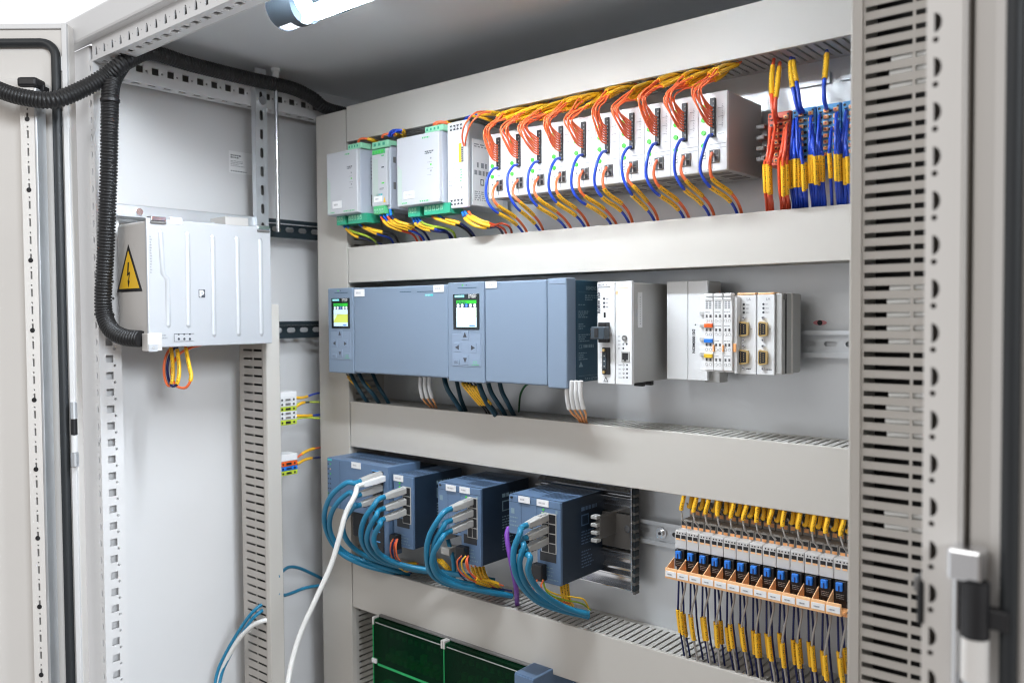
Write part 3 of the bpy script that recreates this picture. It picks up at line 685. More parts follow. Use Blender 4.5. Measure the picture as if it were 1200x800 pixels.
# ten white output modules
MW, MX0, MY, MZ0, MZ1 = .0392, -.8634, .973, .1763, .2725
gm = 'white output modules in the top row'
def module_label(k): return 'white module with green lamps, %s from the left in the top row' % ORD[k]
x0, x1, Y, z0, z1 = MX0, MX0+MW, MY, MZ0, MZ1; w = MW; h = z1-z0
mod = thing('output_module', module_label(0), 'output module', ((x0+x1)/2, Y, z0), gm)
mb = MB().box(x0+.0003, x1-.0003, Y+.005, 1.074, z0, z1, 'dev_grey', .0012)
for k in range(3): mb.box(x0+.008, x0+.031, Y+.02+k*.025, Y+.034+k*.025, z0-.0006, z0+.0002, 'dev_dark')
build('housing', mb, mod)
mb = MB().box(x0+.0002, x1-.0002, Y, Y+.0055, z0-.0006, z1+.0006, 'dev_white', .001)
mb.fq(x0+.0005, x0+.0008, z0, z1, Y-.0002, 'grey_print'); mb.fq(x0+w*.40, x0+w*.97, z0+h*.335, z0+h*.342, Y-.0002, 'grey_print'); mb.fq(x0+w*.40, x0+w*.97, z0+h*.285, z0+h*.29, Y-.0002, 'grey_print')
mb.fq(x0+w*.64, x0+w*.645, z0+h*.44, z0+h*.90, Y-.0002, 'dev_grey'); 
for k in range(4): mb.scrib('f', x0+w*.70, x0+w*.92, z0+h*(.46+.11*k), z0+h*(.475+.11*k), Y-.0003, 'grey_print', 1)
mb.scrib('f', x0+w*.82, x0+w*.87, z0+h*.55, z0+h*.85, Y-.0003, 'grey_print', 14, .4)
A, zq = x0+w*.14, z0+h*.165; mb.fq(A, A+.0052, zq, zq+.0085, Y-.0003, 'dark_print').fq(A+.0005, A+.0047, zq+.0006, zq+.0079, Y-.0005, 'white').fpoly([(A+.0015, zq+.002), (A+.0038, zq+.004), (A+.0015, zq+.006)], Y-.0007, 'dark_print')
mb.fq(x0+w*.47, x0+w*.50, z0+h*.03, z0+h*.12, Y-.0003, 'grey_print'); mb.scrib('f', x0+w*.15, x0+w*.8, z0+h*.015, z0+h*.025, Y-.0003, 'grey_print', 1)
build('front_panel', mb, mod)
for zz in (.83, .665, .50, .335):
    build('indicator', MB().cyl((x0+w*.19, Y, z0+h*zz), (x0+w*.19, Y-.0016, z0+h*zz), .0030, 'green_led', 12), mod)
mb = MB().box(x0+w*.43, x0+w*.61, Y-.0025, Y+.002, z0+h*.43, z0+h*.93, 'black', .0006)
for k in range(9):
    mb.fq(x0+w*.535, x0+w*.59, z0+h*(.445+.053*k), z0+h*(.465+.053*k), Y-.0029, 'dev_dark')
build('connector', mb, mod)
mb = MB().box(x0+w*.40, x0+w*.74, Y-.0018, Y+.002, z0+h*.10, z0+h*.27, 'dev_dark', .0006)
for a in (.44, .60):
    for b2 in (.115, .195): mb.fq(x0+w*a, x0+w*(a+.11), z0+h*b2, z0+h*(b2+.06), Y-.0022, 'black')
mb.fq(x0+w*.545, x0+w*.585, z0+h*.11, z0+h*.26, Y-.0023, 'dev_grey')
build('power_connector', mb, mod)
for k in range(1, 10): dup(mod, (MW*k, 0, 0), module_label(k))
# clamp blocks to the right of them
def dist_block(label, name, px0, px1, m1, m2, topy):
    a = at(px0, 130, 1.0).x; b2 = at(px1, 130, 1.0).x; t = thing(name, label, 'distribution block', ((a+b2)/2, 1.0, .184), 'distribution blocks at the right end of the top row'); zt = .2420
    mb = MB().box(a, b2-.0006, 1.0, 1.06, .178, zt, m1, .0012); mb.box(a+.004, b2-.004, 1.01, 1.074, .186, .234, 'dev_dark')
    mb.box(a+.0015, b2-.0021, .9985, 1.0, zt-.008, zt-.001, m1, .0005)
    for xx in (.12, .88): mb.prism(disc(0, 0, .0016, 8), (a+(b2-a)*xx, .9981, zt-.0045), X_, Z_, -Y_, .0002, 'black')
    build('housing', mb, t)
    for cxx in (.40, .80):
        c = a+(b2-a)*cxx; mb = MB()
        for k in range(8): mb.box(c-.0028, c+.0028, .9965, 1.0, .1815+k*.0072, .1860+k*.0072, m2, .0006); mb.fq(c-.0010, c+.0014, .1825+k*.0072, .1845+k*.0072, .9962, 'dark_print' if m2 != 'orange_pale' else 'red_tab')
        build('clamp_row', mb, t)
        mb = MB()
        for k in range(8): mb.prism(disc(0, 0, .0019, 8), (c-.0068, .9992, .1838+k*.0072), X_, Z_, -Y_, .0003, 'black')
        build('wire_entry', mb, t)
    return t
dist_block('red distribution block to the right of the white modules', 'distribution_block', 899.5, 927.5, 'red_plastic', 'orange_plastic', 130)
dist_block('blue distribution block directly beside the red one', 'distribution_block', 928.5, 956.5, 'sky_plastic', 'orange_pale', 125)
dist_block('blue distribution block second from the red one, one wire entering from above', 'distribution_block', 957.3, 986.0, 'sky_plastic', 'orange_pale', 120)
dist_block('blue distribution block farthest right, half hidden by the foreground duct', 'distribution_block', 986.8, 1016, 'sky_plastic', 'orange_pale', 120)
def end_clamp(label, x, z, Y, hgt=.052, jaw='dev_grey'):
    t = thing('end_clamp', label, 'end clamp', (x, Y, z-hgt/2), 'grey end clamps on the mounting rails')
    mb = MB().box(x-.004, x+.004, Y, 1.07, z-hgt*.32, z+hgt*.32, 'dev_dark', .001); build('body', mb, t)
    for k in range(4): build('jaw', MB().box(x-.0075, x+.0035, Y-.008, Y+.004, z-hgt*.40+k*hgt*.22, z-hgt*.40+k*hgt*.22+.0055, jaw, .0012), t)
    return t
end_clamp('dark grey end clamp left of the red distribution block', -.4420, .211, 1.015, .060, 'dev_dark')
# name plates behind the clamps
mb = MB().box(-.43, -.385, 1.082, 1.0845, .288, .302, 'zinc', .0005); tag(build('marking_strip', mb), 'blank metal strip on the plate above the red distribution block', 'strip', 'blank metal strips on the mounting plate')
mb = MB().box(-.372, -.33, 1.082, 1.0845, .288, .302, 'zinc', .0005); tag(build('marking_strip', mb), 'blank metal strip on the plate above the blue distribution blocks', 'strip', 'blank metal strips on the mounting plate')

# ================================================================== DIN RAILS
def din(label, z0, z1, xa, xb):
    zc = (z0+z1)/2; h = z1-z0; n = int((xb-xa)/.0265)
    t = thing('mounting_rail', label, 'mounting rail', ((xa+xb)/2, 1.07, z0), 'zinc mounting rails')
    mb = MB().perf(rect(0, .0265, -h*.36, h*.36), [stad(.013, 0, .0165, .0066)], 'din%.4f' % h, (xa, 1.0805, zc), X_, Z_, -Y_, .0012, 'zinc', False, n, (.0265, 0))
    xe = xa+n*.0265
    for sg in (1, -1):
        a, b2 = sorted((zc+sg*h*.36, zc+sg*(h*.36-.0012))); mb.box(xa, xe, 1.0725, 1.0804, a, b2, 'zinc')
        a, b2 = sorted((zc+sg*h*.36, zc+sg*h*.5)); mb.box(xa, xe, 1.0713, 1.0725, a, b2, 'zinc')
    build('profile', mb, t); return t
din('zinc mounting rail behind the top row of modules', .2060, .2420, XD0+.005, -.3)
r2 = din('zinc mounting rail behind the middle row, bare at its right end', -.0580, -.0235, -.66, -.3)
r3 = din('zinc mounting rail behind the switches and fuse terminals', -.3385, -.3035, -.72, -.3)
q = at(775, 624, 1.079)
mb = MB().cyl((q.x, 1.0803, q.z), (q.x, 1.0775, q.z), .0085, 'steel', 16).cyl((q.x, 1.0775, q.z), (q.x, 1.074, q.z), .0050, 'steel', 12); mb.prism(disc(0, 0, .0026, 6), (q.x, 1.0738, q.z), X_, Z_, -Y_, .0002, 'dark_print'); build('bolt', mb, r3)

# ================================================================== ROW 2 : blue-grey controllers
PY = .95; PZ1, PZ0 = .0480, -.1006
def X2(px, py=390, Y=PY): return at(px, py, Y).x
def Z2(px, py, Y=PY): return at(px, py, Y).z
def keypad(mb, x0, x1, za, zb2, Y):
    w = x1-x0; h = zb2-za
    mb.box(x0, x1, Y-.0006, Y+.001, za, zb2, 'plc_pad', .0004)
    kx, kz, s = x0+w*.47, za+h*.58, w*.082
    for dx, dz in ((0, .28), (-.26, 0), (.26, 0), (0, -.28)):
        c, d = kx+dx*w*1.05, kz+dz*w*1.15
        mb.box(c-s*1.5, c+s*1.5, Y-.0013, Y-.0005, d-s*1.5, d+s*1.5, 'plc_pad', .0004)
        tri2 = [(0, s), (-s*.8, -s*.7), (s*.8, -s*.7)] if dx == 0 and dz > 0 else [(0, -s), (s*.8, s*.7), (-s*.8, s*.7)] if dx == 0 else [(-s, 0), (s*.7, -s*.8), (s*.7, s*.8)] if dx < 0 else [(s, 0), (-s*.7, s*.8), (-s*.7, -s*.8)]
        mb.fpoly([(c+a, d+b2) for a, b2 in tri2], Y-.0016, 'dark_print')
    mb.box(x0+w*.06, x0+w*.27, Y-.0012, Y-.0005, za+h*.06, za+h*.2, 'plc_pad', .0004).text('ESC', w*.07, (x0+w*.09, Y-.0014, za+h*.10), X_, Z_, 'dark_print')
    mb.box(x0+w*.70, x0+w*.95, Y-.0012, Y-.0005, za+h*.06, za+h*.24, 'plc_pad', .0004).text('OK', w*.10, (x0+w*.75, Y-.0014, za+h*.10), X_, Z_, 'green_print').fq(x0+w*.70, x0+w*.95, za+h*.06, za+h*.075, Y-.0014, 'green_print')
def screen(t, x0, x1, za, zb2, Y, content):
    w = x1-x0; h = zb2-za
    d = build('display', MB().box(x0, x1, Y-.0008, Y+.001, za, zb2, 'scr_black', .0008), t)
    mb = MB(); a, b2 = x0+w*.14, x1-w*.09; Yq = Y-.0012
    mb.fq(x0+w*.08, x0+w*.45, zb2-h*.095, zb2-h*.03, Yq, 'scr_teal').text('SIEMENS', w*.072, (x0+w*.10, Yq-.0002, zb2-h*.083), X_, Z_, 'white')
    mb.text('SIMATIC', w*.085, (x0+w*.60, Yq, zb2-h*.065), X_, Z_, 'white', bold=.00005).text('S7-1500', w*.085, (x0+w*.60, Yq, zb2-h*.115), X_, Z_, 'white', bold=.00005)
    mb.fq(a, b2, zb2-h*.27, zb2-h*.175, Yq, 'scr_green'); mb.scrib('f', a+w*.05, b2-w*.2, zb2-h*.255, zb2-h*.19, Yq-.0002, 'scr_dark', 2, .5)
    mb.fq(a, b2, zb2-h*.375, zb2-h*.272, Yq, 'scr_dark')
    for i, m2 in enumerate(('scr_white', 'scr_white', 'blue_plastic', 'scr_white', 'scr_white')): mb.prism(disc(0, 0, w*.055, 10), (a+w*(.075+.158*i), Yq-.0002, zb2-h*.322), X_, Z_, -Y_, .0001, m2); mb.fq(a+w*(.062+.158*i), a+w*(.09+.158*i), zb2-h*.335, zb2-h*.31, Yq-.0004, ('scr_teal', 'red_tab', 'yellow', 'scr_green', 'scr_teal')[i])
    zc0, zc1 = za+h*.075, zb2-h*.377; hc = zc1-zc0
    if content == 'scr_yellow': mb.fq(a, b2, zc0+hc*.72, zc1, Yq, 'scr_sky').fq(a, b2, zc0+hc*.22, zc0+hc*.72, Yq, 'scr_lime').fq(a, b2, zc0, zc0+hc*.22, Yq, 'scr_sky').fpoly([(a, zc0+hc*.72), (a+w*.22, zc0+hc*.72), (a, zc0+hc*.3)], Yq-.0001, 'scr_mint')
    else: mb.fq(a, b2, zc0, zc1, Yq, 'scr_pale').fpoly([(a+w*.3, zc1), (b2, zc0+hc*.45), (b2, zc1)], Yq-.0001, 'scr_mint').fq(a, b2, zc0, zc0+hc*.3, Yq-.0001, 'scr_sky')
    mb.scrib('f', a+w*.06, a+w*.55, za+h*.42, za+h*.5, Yq-.0002, 'grey_print', 3, .25); mb.fq(a+w*.5, b2-w*.06, za+h*.10, za+h*.13, Yq-.0002, 'blue_plastic')
    build('screen', mb, d)
def plc(label, pxs, zt, zb2, content, first):
    """pxs: left edge, right edge of the display part, right edge"""
    x0, xm, x1 = [X2(p) for p in pxs]; w = xm-x0; h = zt-zb2
    t = thing('controller', label, 'controller', ((x0+x1)/2, PY, zb2), 'blue-grey controllers in the middle row')
    build('housing', MB().box(x0+.001, x1-.001, PY+.012, 1.07, zb2+.003, zt-.001, 'plc_dark', .002), t)
    mb = MB().box(x0, xm-.0004, PY-.0005, PY+.02, zb2-.0015, zt, 'plc', .0016)
    mb.fq(x0+w*.28, x0+w*.8, zt-h*.062, zt-h*.055, PY-.0008, 'plc_dark'); mb.prism(disc(0, 0, .0014, 8), (x0+w*.42, PY-.0008, zt-h*.032), X_, Z_, -Y_, .0002, 'green_led').prism(disc(0, 0, .0011, 8), (x0+w*.52, PY-.0008, zt-h*.032), X_, Z_, -Y_, .0002, 'plc_dark')
    build('display_panel', mb, t)
    screen(t, x0+w*.15, x0+w*.87, zb2+h*.52, zt-h*.12, PY-.0005, content)
    mb = MB(); keypad(mb, x0+w*.12, x0+w*.90, zb2+h*.15, zb2+h*.48, PY-.0006); build('keypad', mb, t)
    mb = MB().box(xm+.0004, x1, PY, PY+.02, zb2+.0005, zt-.001, 'plc', .0028, 3)
    if first:
        mb.fq(xm+(x1-xm)*.52, xm+(x1-xm)*.64, zt-h*.075, zt-h*.067, PY-.0003, 'plc_dark').fq(xm+(x1-xm)*.70, xm+(x1-xm)*.97, zt-h*.078, zt-h*.071, PY-.0003, 'plc_dark').fq(xm+(x1-xm)*.78, xm+(x1-xm)*.86, zt-h*.125, zt-h*.103, PY-.0003, 'teal_print')
        mb.text('SIEMENS', .0030, (xm+(x1-xm)*.785, PY-.0005, zt-h*.122), X_, Z_, 'white')
    build('front_cover', mb, t); return t, x0, xm, x1
t, a0, am, a1 = plc('left blue-grey controller with a yellowish display in the middle row', (385, 414.5, 525), PZ1, PZ0, 'scr_yellow', True)
build('label_tag', tagbox(X2(416.5), X2(428), PY-.0012, PY-.0003, PZ1-.016, PZ1-.0035, 'label'), t); build('label_tag', tagbox(X2(509), X2(521), PY-.0012, PY-.0003, PZ1-.0125, PZ1-.0015, 'label'), t)
t, a0, am, a1 = plc('right blue-grey controller with a pale display between two blank covers', (525.5, 568, 641), PZ1+.0015, PZ0-.0025, 'scr_pale', False)
build('label_tag', tagbox(X2(570), X2(583), PY-.0012, PY-.0003, PZ1-.009, PZ1+.001, 'label'), t)
x0, x1 = X2(641.7), X2(664.5)
t = thing('end_module', 'blue-grey end module with a dark printed flank beside the white module', 'controller module', ((x0+x1)/2, PY, PZ0))
mb = MB().box(x0, x1, PY-.0008, PY+.022, PZ0-.0045, PZ1+.002, 'plc', .0022, 3); mb.box(x0+.003, x1-.002, PY-.0014, PY, PZ1-.0065, PZ1+.0012, 'plc_pad', .0005); build('front_cover', mb, t)
mb = MB().box(x0+.001, x1-.0008, PY+.022, 1.07, PZ0+.003, PZ1-.001, 'plc_dark', .0015); build('housing', mb, t)
Xs = x1-.0004; mb = MB(); ya = PY+.028; zt = PZ1-.006
mb.text('SIEMENS', .0072, (Xs, ya+.018, zt-.008), Y_, Z_, 'plc_print', bold=.0002); mb.sq(ya, ya+.075, zt-.0120, zt-.0117, Xs, 'plc_print'); mb.scrib('s', ya+.016, ya+.05, zt-.023, zt-.014, Xs, 'plc_print', 3, .5); mb.scrib('s', ya, ya+.03, zt-.030, zt-.028, Xs, 'plc_print', 1)
mb.scrib('s', ya, ya+.028, zt-.048, zt-.037, Xs, 'plc_print', 4, .5); mb.scrib('s', ya, ya+.02, zt-.064, zt-.055, Xs, 'plc_print', 3, .5); mb.sq(ya+.046, ya+.062, zt-.062, zt-.046, Xs, 'plc_print'); mb.sq(ya+.048, ya+.060, zt-.060, zt-.048, Xs+.0002, 'dev_grey')
mb.text('CE', .008, (Xs, ya, zt-.092), Y_, Z_, 'plc_print'); mb.scrib('s', ya+.012, ya+.038, zt-.091, zt-.086, Xs, 'plc_print', 1, .9); mb.scrib('s', ya, ya+.022, zt-.108, zt-.096, Xs, 'plc_print', 4, .5); mb.scrib('s', ya, ya+.03, zt-.082, zt-.070, Xs, 'plc_print', 4, .5)
mb.add([(Xs, ya, zt-.118), (Xs, ya+.011, zt-.118), (Xs, ya+.0055, zt-.110)], [(0, 1, 2)], 'plc_print'); mb.sq(ya, ya+.075, zt-.131, zt-.1307, Xs, 'plc_print'); mb.scrib('s', ya+.015, ya+.06, zt-.137, zt-.133, Xs, 'plc_print', 2, .4)
build('side_label', mb, t)
# white double module
WY = .9655; x0, xm, x1 = at(700.5, 390, WY).x, at(721, 390, WY).x, at(740.5, 390, WY).x; z0, z1 = -.0960, .0428
t = thing('interface_module', 'tall white module with black plug and grey flank in the middle row', 'interface module', ((x0+x1)/2, WY, z0))
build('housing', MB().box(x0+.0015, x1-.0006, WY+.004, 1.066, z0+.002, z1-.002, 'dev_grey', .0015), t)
def WX(px, py=400): return at(px, py, WY).x
def WZ(px, py): return at(px, py, WY).z
mb = MB().box(x0, xm-.0003, WY-.0008, WY+.006, z0, z1, 'dev_white', .0008).box(xm+.0003, x1, WY, WY+.006, z0, z1, 'dev_white', .0008); Yq = WY-.0011
mb.text('PROF  V', .0042, (WX(701.5), Yq, WZ(705, 335.2)), X_, Z_, 'dark_print'); mb.fq(WX(701.3), WX(716), WZ(705, 337), WZ(705, 336.2), Yq, 'dark_print').fq(WX(701.3), WX(701.9), WZ(705, 345), WZ(705, 336.2), Yq, 'dark_print')
mb.text('RORW 750', .0058, (WX(704.0), Yq, WZ(705, 367)), Z_, -X_, 'dark_print', bold=.0003)
for y_ in (350, 355, 359.5): mb.prism(disc(0, 0, .0017, 10), (WX(708.5), Yq, WZ(708, y_)), X_, Z_, -Y_, .0002, 'dark_print'); mb.scrib('f', WX(710.5), WX(714), WZ(708, y_+.8), WZ(708, y_-.8), Yq, 'grey_print', 1, .8)
mb.fq(WX(708), WX(710.3), WZ(709, 372), WZ(709, 366), Yq, 'black'); mb.fpoly([(WX(707.5), WZ(710, 447)), (WX(713), WZ(710, 447)), (WX(710.3), WZ(710, 441))], Yq, 'dark_print').fpoly([(WX(708.6), WZ(710, 446.2)), (WX(712), WZ(710, 446.2)), (WX(710.3), WZ(710, 442.6))], Yq-.0002, 'dev_white'); mb.scrib('f', WX(707.5), WX(713), WZ(710, 449), WZ(710, 448), Yq, 'grey_print', 1)
for k in range(4): mb.fq(WX(704.5), WX(705.3), WZ(705, 413+k*6), WZ(705, 412+k*6), Yq, 'red_tab' if k == 0 else 'grey_print')
Yq = WY-.0003; mb.text('EtherCAT' if False else 'CX.TM', .0030, (WX(723.5), Yq, WZ(725, 335.5)), X_, Z_, 'grey_print'); mb.fq(WX(723), WX(737), WZ(728, 337.8), WZ(728, 337.2), Yq, 'orange_pale'); mb.fpoly([(WX(721.6), WZ(722, 343)), (WX(723.4), WZ(722, 346.5)), (WX(724.6), WZ(722, 343)), (WX(723.6), WZ(722, 339.8))], Yq, 'orange_pale'); mb.fq(WX(723), WX(723.5), WZ(723, 375), WZ(723, 347), Yq, 'orange_pale')
for px, py, m2 in ((730.5, 403, 'grey_print'), (734.5, 403, 'dark_print'), (730.5, 408, 'dark_print')): mb.prism(disc(0, 0, .0014, 10), (WX(px), Yq, WZ(px, py)), X_, Z_, -Y_, .0002, m2)
for k in range(4):
    py = 427.5+4.9*k; mb.prism(disc(0, 0, .0014, 10), (WX(730.7), Yq, WZ(731, py)), X_, Z_, -Y_, .0002, 'dark_print').prism(disc(0, 0, .0014, 10), (WX(734.8), Yq, WZ(735, py)), X_, Z_, -Y_, .0002, 'dark_print').prism(disc(0, 0, .0008, 8), (WX(730.7), Yq-.0003, WZ(731, py)), X_, Z_, -Y_, .0001, 'dev_white'); mb.scrib('f', WX(725), WX(728.8), WZ(727, py+.6), WZ(727, py-.6), Yq, 'grey_print', 1, .9)
for py in (394, 399, 403.5, 408): mb.scrib('f', WX(724.3), WX(727.5), WZ(726, py+.6), WZ(726, py-.6), Yq, 'grey_print', 1, .9)
build('front_panel', mb, t)
mb = MB().cyl((WX(732.3), WY, WZ(732, 396)), (WX(732.3), WY-.002, WZ(732, 396)), .0038, 'dev_dark', 16); mb.fq(WX(730.8), WX(733.8), WZ(732, 396.8), WZ(732, 395.2), WY-.0023, 'dev_grey'); build('rotary_switch', mb, t)
mb = MB().box(WX(728.3), WX(738), WY-.0012, WY+.001, WZ(733, 424), WZ(733, 411.5), 'dev_grey', .0006).fq(WX(729.8), WX(736.6), WZ(733, 421.5), WZ(733, 413.4), WY-.0015, 'black').fq(WX(731.8), WX(734.6), WZ(733, 423), WZ(733, 421.4), WY-.0015, 'black'); build('network_port', mb, t)
mb = MB().box(WX(707), WX(715.6), WY-.0035, WY, WZ(711, 438.5), WZ(711, 407), 'black', .0008)
for py in (410, 435.5): mb.cyl((WX(709.8), WY-.0035, WZ(710, py)), (WX(709.8), WY-.006, WZ(710, py)), .0021, 'brass', 12)
mb.box(WX(708.2), WX(712.5), WY-.0045, WY-.003, WZ(710, 432), WZ(710, 413.5), 'lamp_dark', .0006)
for k in range(3): mb.fq(WX(709.6), WX(711), WZ(710, 417.6+k*6), WZ(710, 416+k*6), WY-.0049, 'dev_grey')
build('fieldbus_port', mb, t)
mb = MB().box(WX(702), WX(717.5), WY-.020, WY-.006, WZ(709, 397), WZ(709, 382.5), 'lamp_dark', .0012).box(WX(705.5), WX(715), WY-.010, WY, WZ(709, 401), WZ(709, 377.5), 'black', .001).box(WX(706), WX(711), WY-.0206, WY-.004, WZ(709, 395), WZ(709, 384), 'black', .0008)
for k in range(3): mb.box(WX(700.5), WX(706), WY-.019, WY-.012, WZ(706, 388+k*4.6), WZ(706, 384.4+k*4.6), 'black', .0008)
build('power_plug', mb, t)
mb = MB().box(x1-.0008, x1+.0004, WY+.014, WY+.026, WZ(740, 384), WZ(740, 342), 'dev_white'); mb.scrib('s', WY+.019, WY+.022, WZ(740, 380), WZ(740, 346), x1+.0007, 'grey_print', 12, .4); build('side_label', mb, t)
build('foot', MB().box(x1-.016, x1-.002, WY+.03, WY+.038, z0-.004, z0+.003, 'black', .001), t); build('foot', MB().box(x1-.016, x1-.002, WY+.052, WY+.06, z0-.004, z0+.003, 'black', .001), t)
# grey coupler behind the white terminals
GY = 1.03; x0, xm, x1 = -.5885, at(806, 390, GY).x, at(829, 390, GY).x; z1, z0 = .0428, at(806, 445, GY).z
t = thing('coupler', 'flat grey-white coupler with vertical black lettering behind the white terminal slices', 'bus coupler', ((x0+x1)/2, GY, z0))
build('housing', MB().box(x0+.002, x1, GY+.003, 1.07, z0+.001, z1-.001, 'dev_grey', .001).box(x1-.010, x1+.012, GY+.012, 1.066, z0-.003, z0+.014, 'dev_grey', .001), t)
mb = MB().box(x0, xm-.0004, GY, GY+.006, z0, z1, 'dev_white', .0008).box(xm+.0004, x1, GY, GY+.006, z0, z1, 'dev_white', .0008)
q = at(815, 383, GY); mb.text('DS1000MON', .0058, (at(811.5, 385.5, GY).x, GY-.0003, at(812, 385.5, GY).z), -Z_, X_, 'dark_print', bold=.00022); mb.prism(disc(0, 0, .0011, 8), (at(815, 380.5, GY).x, GY-.0003, at(815, 380.5, GY).z), X_, Z_, -Y_, .0002, 'dark_print')
build('front_panel', mb, t)
# three white terminal slices
TY = .985
def TX(px, py=390): return at(px, py, TY).x
def TZ(py): return at(842, py, TY).z
def tslice(k, xa, xb, tabs, label):
    w = xb-xa; t = thing('terminal_slice', label, 'terminal', ((xa+xb)/2, TY, TZ(437)), 'slim white terminals of the middle row')
    mb = MB().box(xa+.0002, xb-.0002, TY+.004, 1.068, TZ(436), TZ(346), 'white', .001).box(xa+.0004, xb-.0004, TY, TY+.006, TZ(434), TZ(350), 'white', .0008)
    for i in range(4):
        for j in range(2): mb.fq(xa+w*(.18+.34*j), xa+w*(.42+.34*j), TZ(361.4-i*2.3), TZ(359.8-i*2.3), TY-.0003, 'grey_print')
    mb.box(xa+.0008, xb-.0008, TY-.0012, TY+.002, TZ(351.5), TZ(348.8), 'dev_white', .0005)
    for i, (a, b2) in enumerate(((370.3, 375.8), (386.5, 391.5), (404, 409.5), (421.5, 427))):
        mb.scrib('f', xa+w*.12, xb-w*.12, TZ(a-4.2), TZ(a-5.2), TY-.0003, 'grey_print', 1, .9)
        for j in range(2):
            cx2 = xa+w*(.28+.40*j); mb.fq(cx2-w*.10, cx2+w*.10, TZ(a+1.7), TZ(a-1.7), TY-.0003, 'dev_dark').fq(cx2-w*.02, cx2+w*.07, TZ(a+.9), TZ(a-1.1), TY-.0005, 'dark_print')
            mb.prism(disc(0, 0, w*.15, 10), (cx2, TY-.0003, TZ(b2)), X_, Z_, -Y_, .0002, 'dev_grey').prism(disc(0, 0, w*.10, 10), (cx2+w*.015, TY-.0006, TZ(b2+.2)), X_, Z_, -Y_, .0002, 'label')
    build('housing', mb, t)
    mb = MB().box(xa+.001, xb-.001, TY-.0006, TY+.010, TZ(347.5), TZ(343.5), 'white', .0012); build('latch', mb, t)
    for a, m2 in tabs: build('coloured_tab', MB().box(xa+w*.08, xb-w*.06, TY-.003, TY+.002, TZ(a+4.6), TZ(a), m2, .0006), t)
    if k: build('coloured_tab', MB().box(xa-.0004, xa+w*.13, TY-.0022, TY, TZ(412), TZ(404), 'orange_plastic', .0004), t)
    return t
xs = [TX(825), TX(836.2), TX(847.3), TX(858.3)]
tslice(0, xs[0], xs[1], ((379, 'red_tab'), (397, 'blue_plastic'), (414.8, 'yellow_tab')), 'white terminal slice carrying red, blue and yellow tabs')
tslice(1, xs[1], xs[2], (), 'white terminal slice without wide tabs, in the middle of three')
t3 = tslice(2, xs[2], xs[3], (), 'white terminal slice next to the sockets, right of three')
build('coloured_tab', MB().box(xs[3]-.0003, xs[3]+.0035, TY+.002, TY+.010, TZ(412), TZ(402.5), 'orange_plastic', .0005), t3)
build('side_wall', MB().box(xs[3]+.0002, xs[3]+.0042, TY+.004, 1.06, TZ(437), TZ(348), 'dev_white', .0006), t3)
mb = MB()
for py in (367, 382, 398, 416): mb.box(TX(817), TX(825)-.0003, TY+.006, TY+.014, TZ(py+2), TZ(py-2), 'dev_grey', .0006)
mb.box(TX(816.5), TX(825)-.0005, TY+.010, 1.06, TZ(436), TZ(346.5), 'dev_white', .001)
tag(build('bus_adapter', mb), 'plain white adapter with grey ears left of the terminal slices', 'adapter')
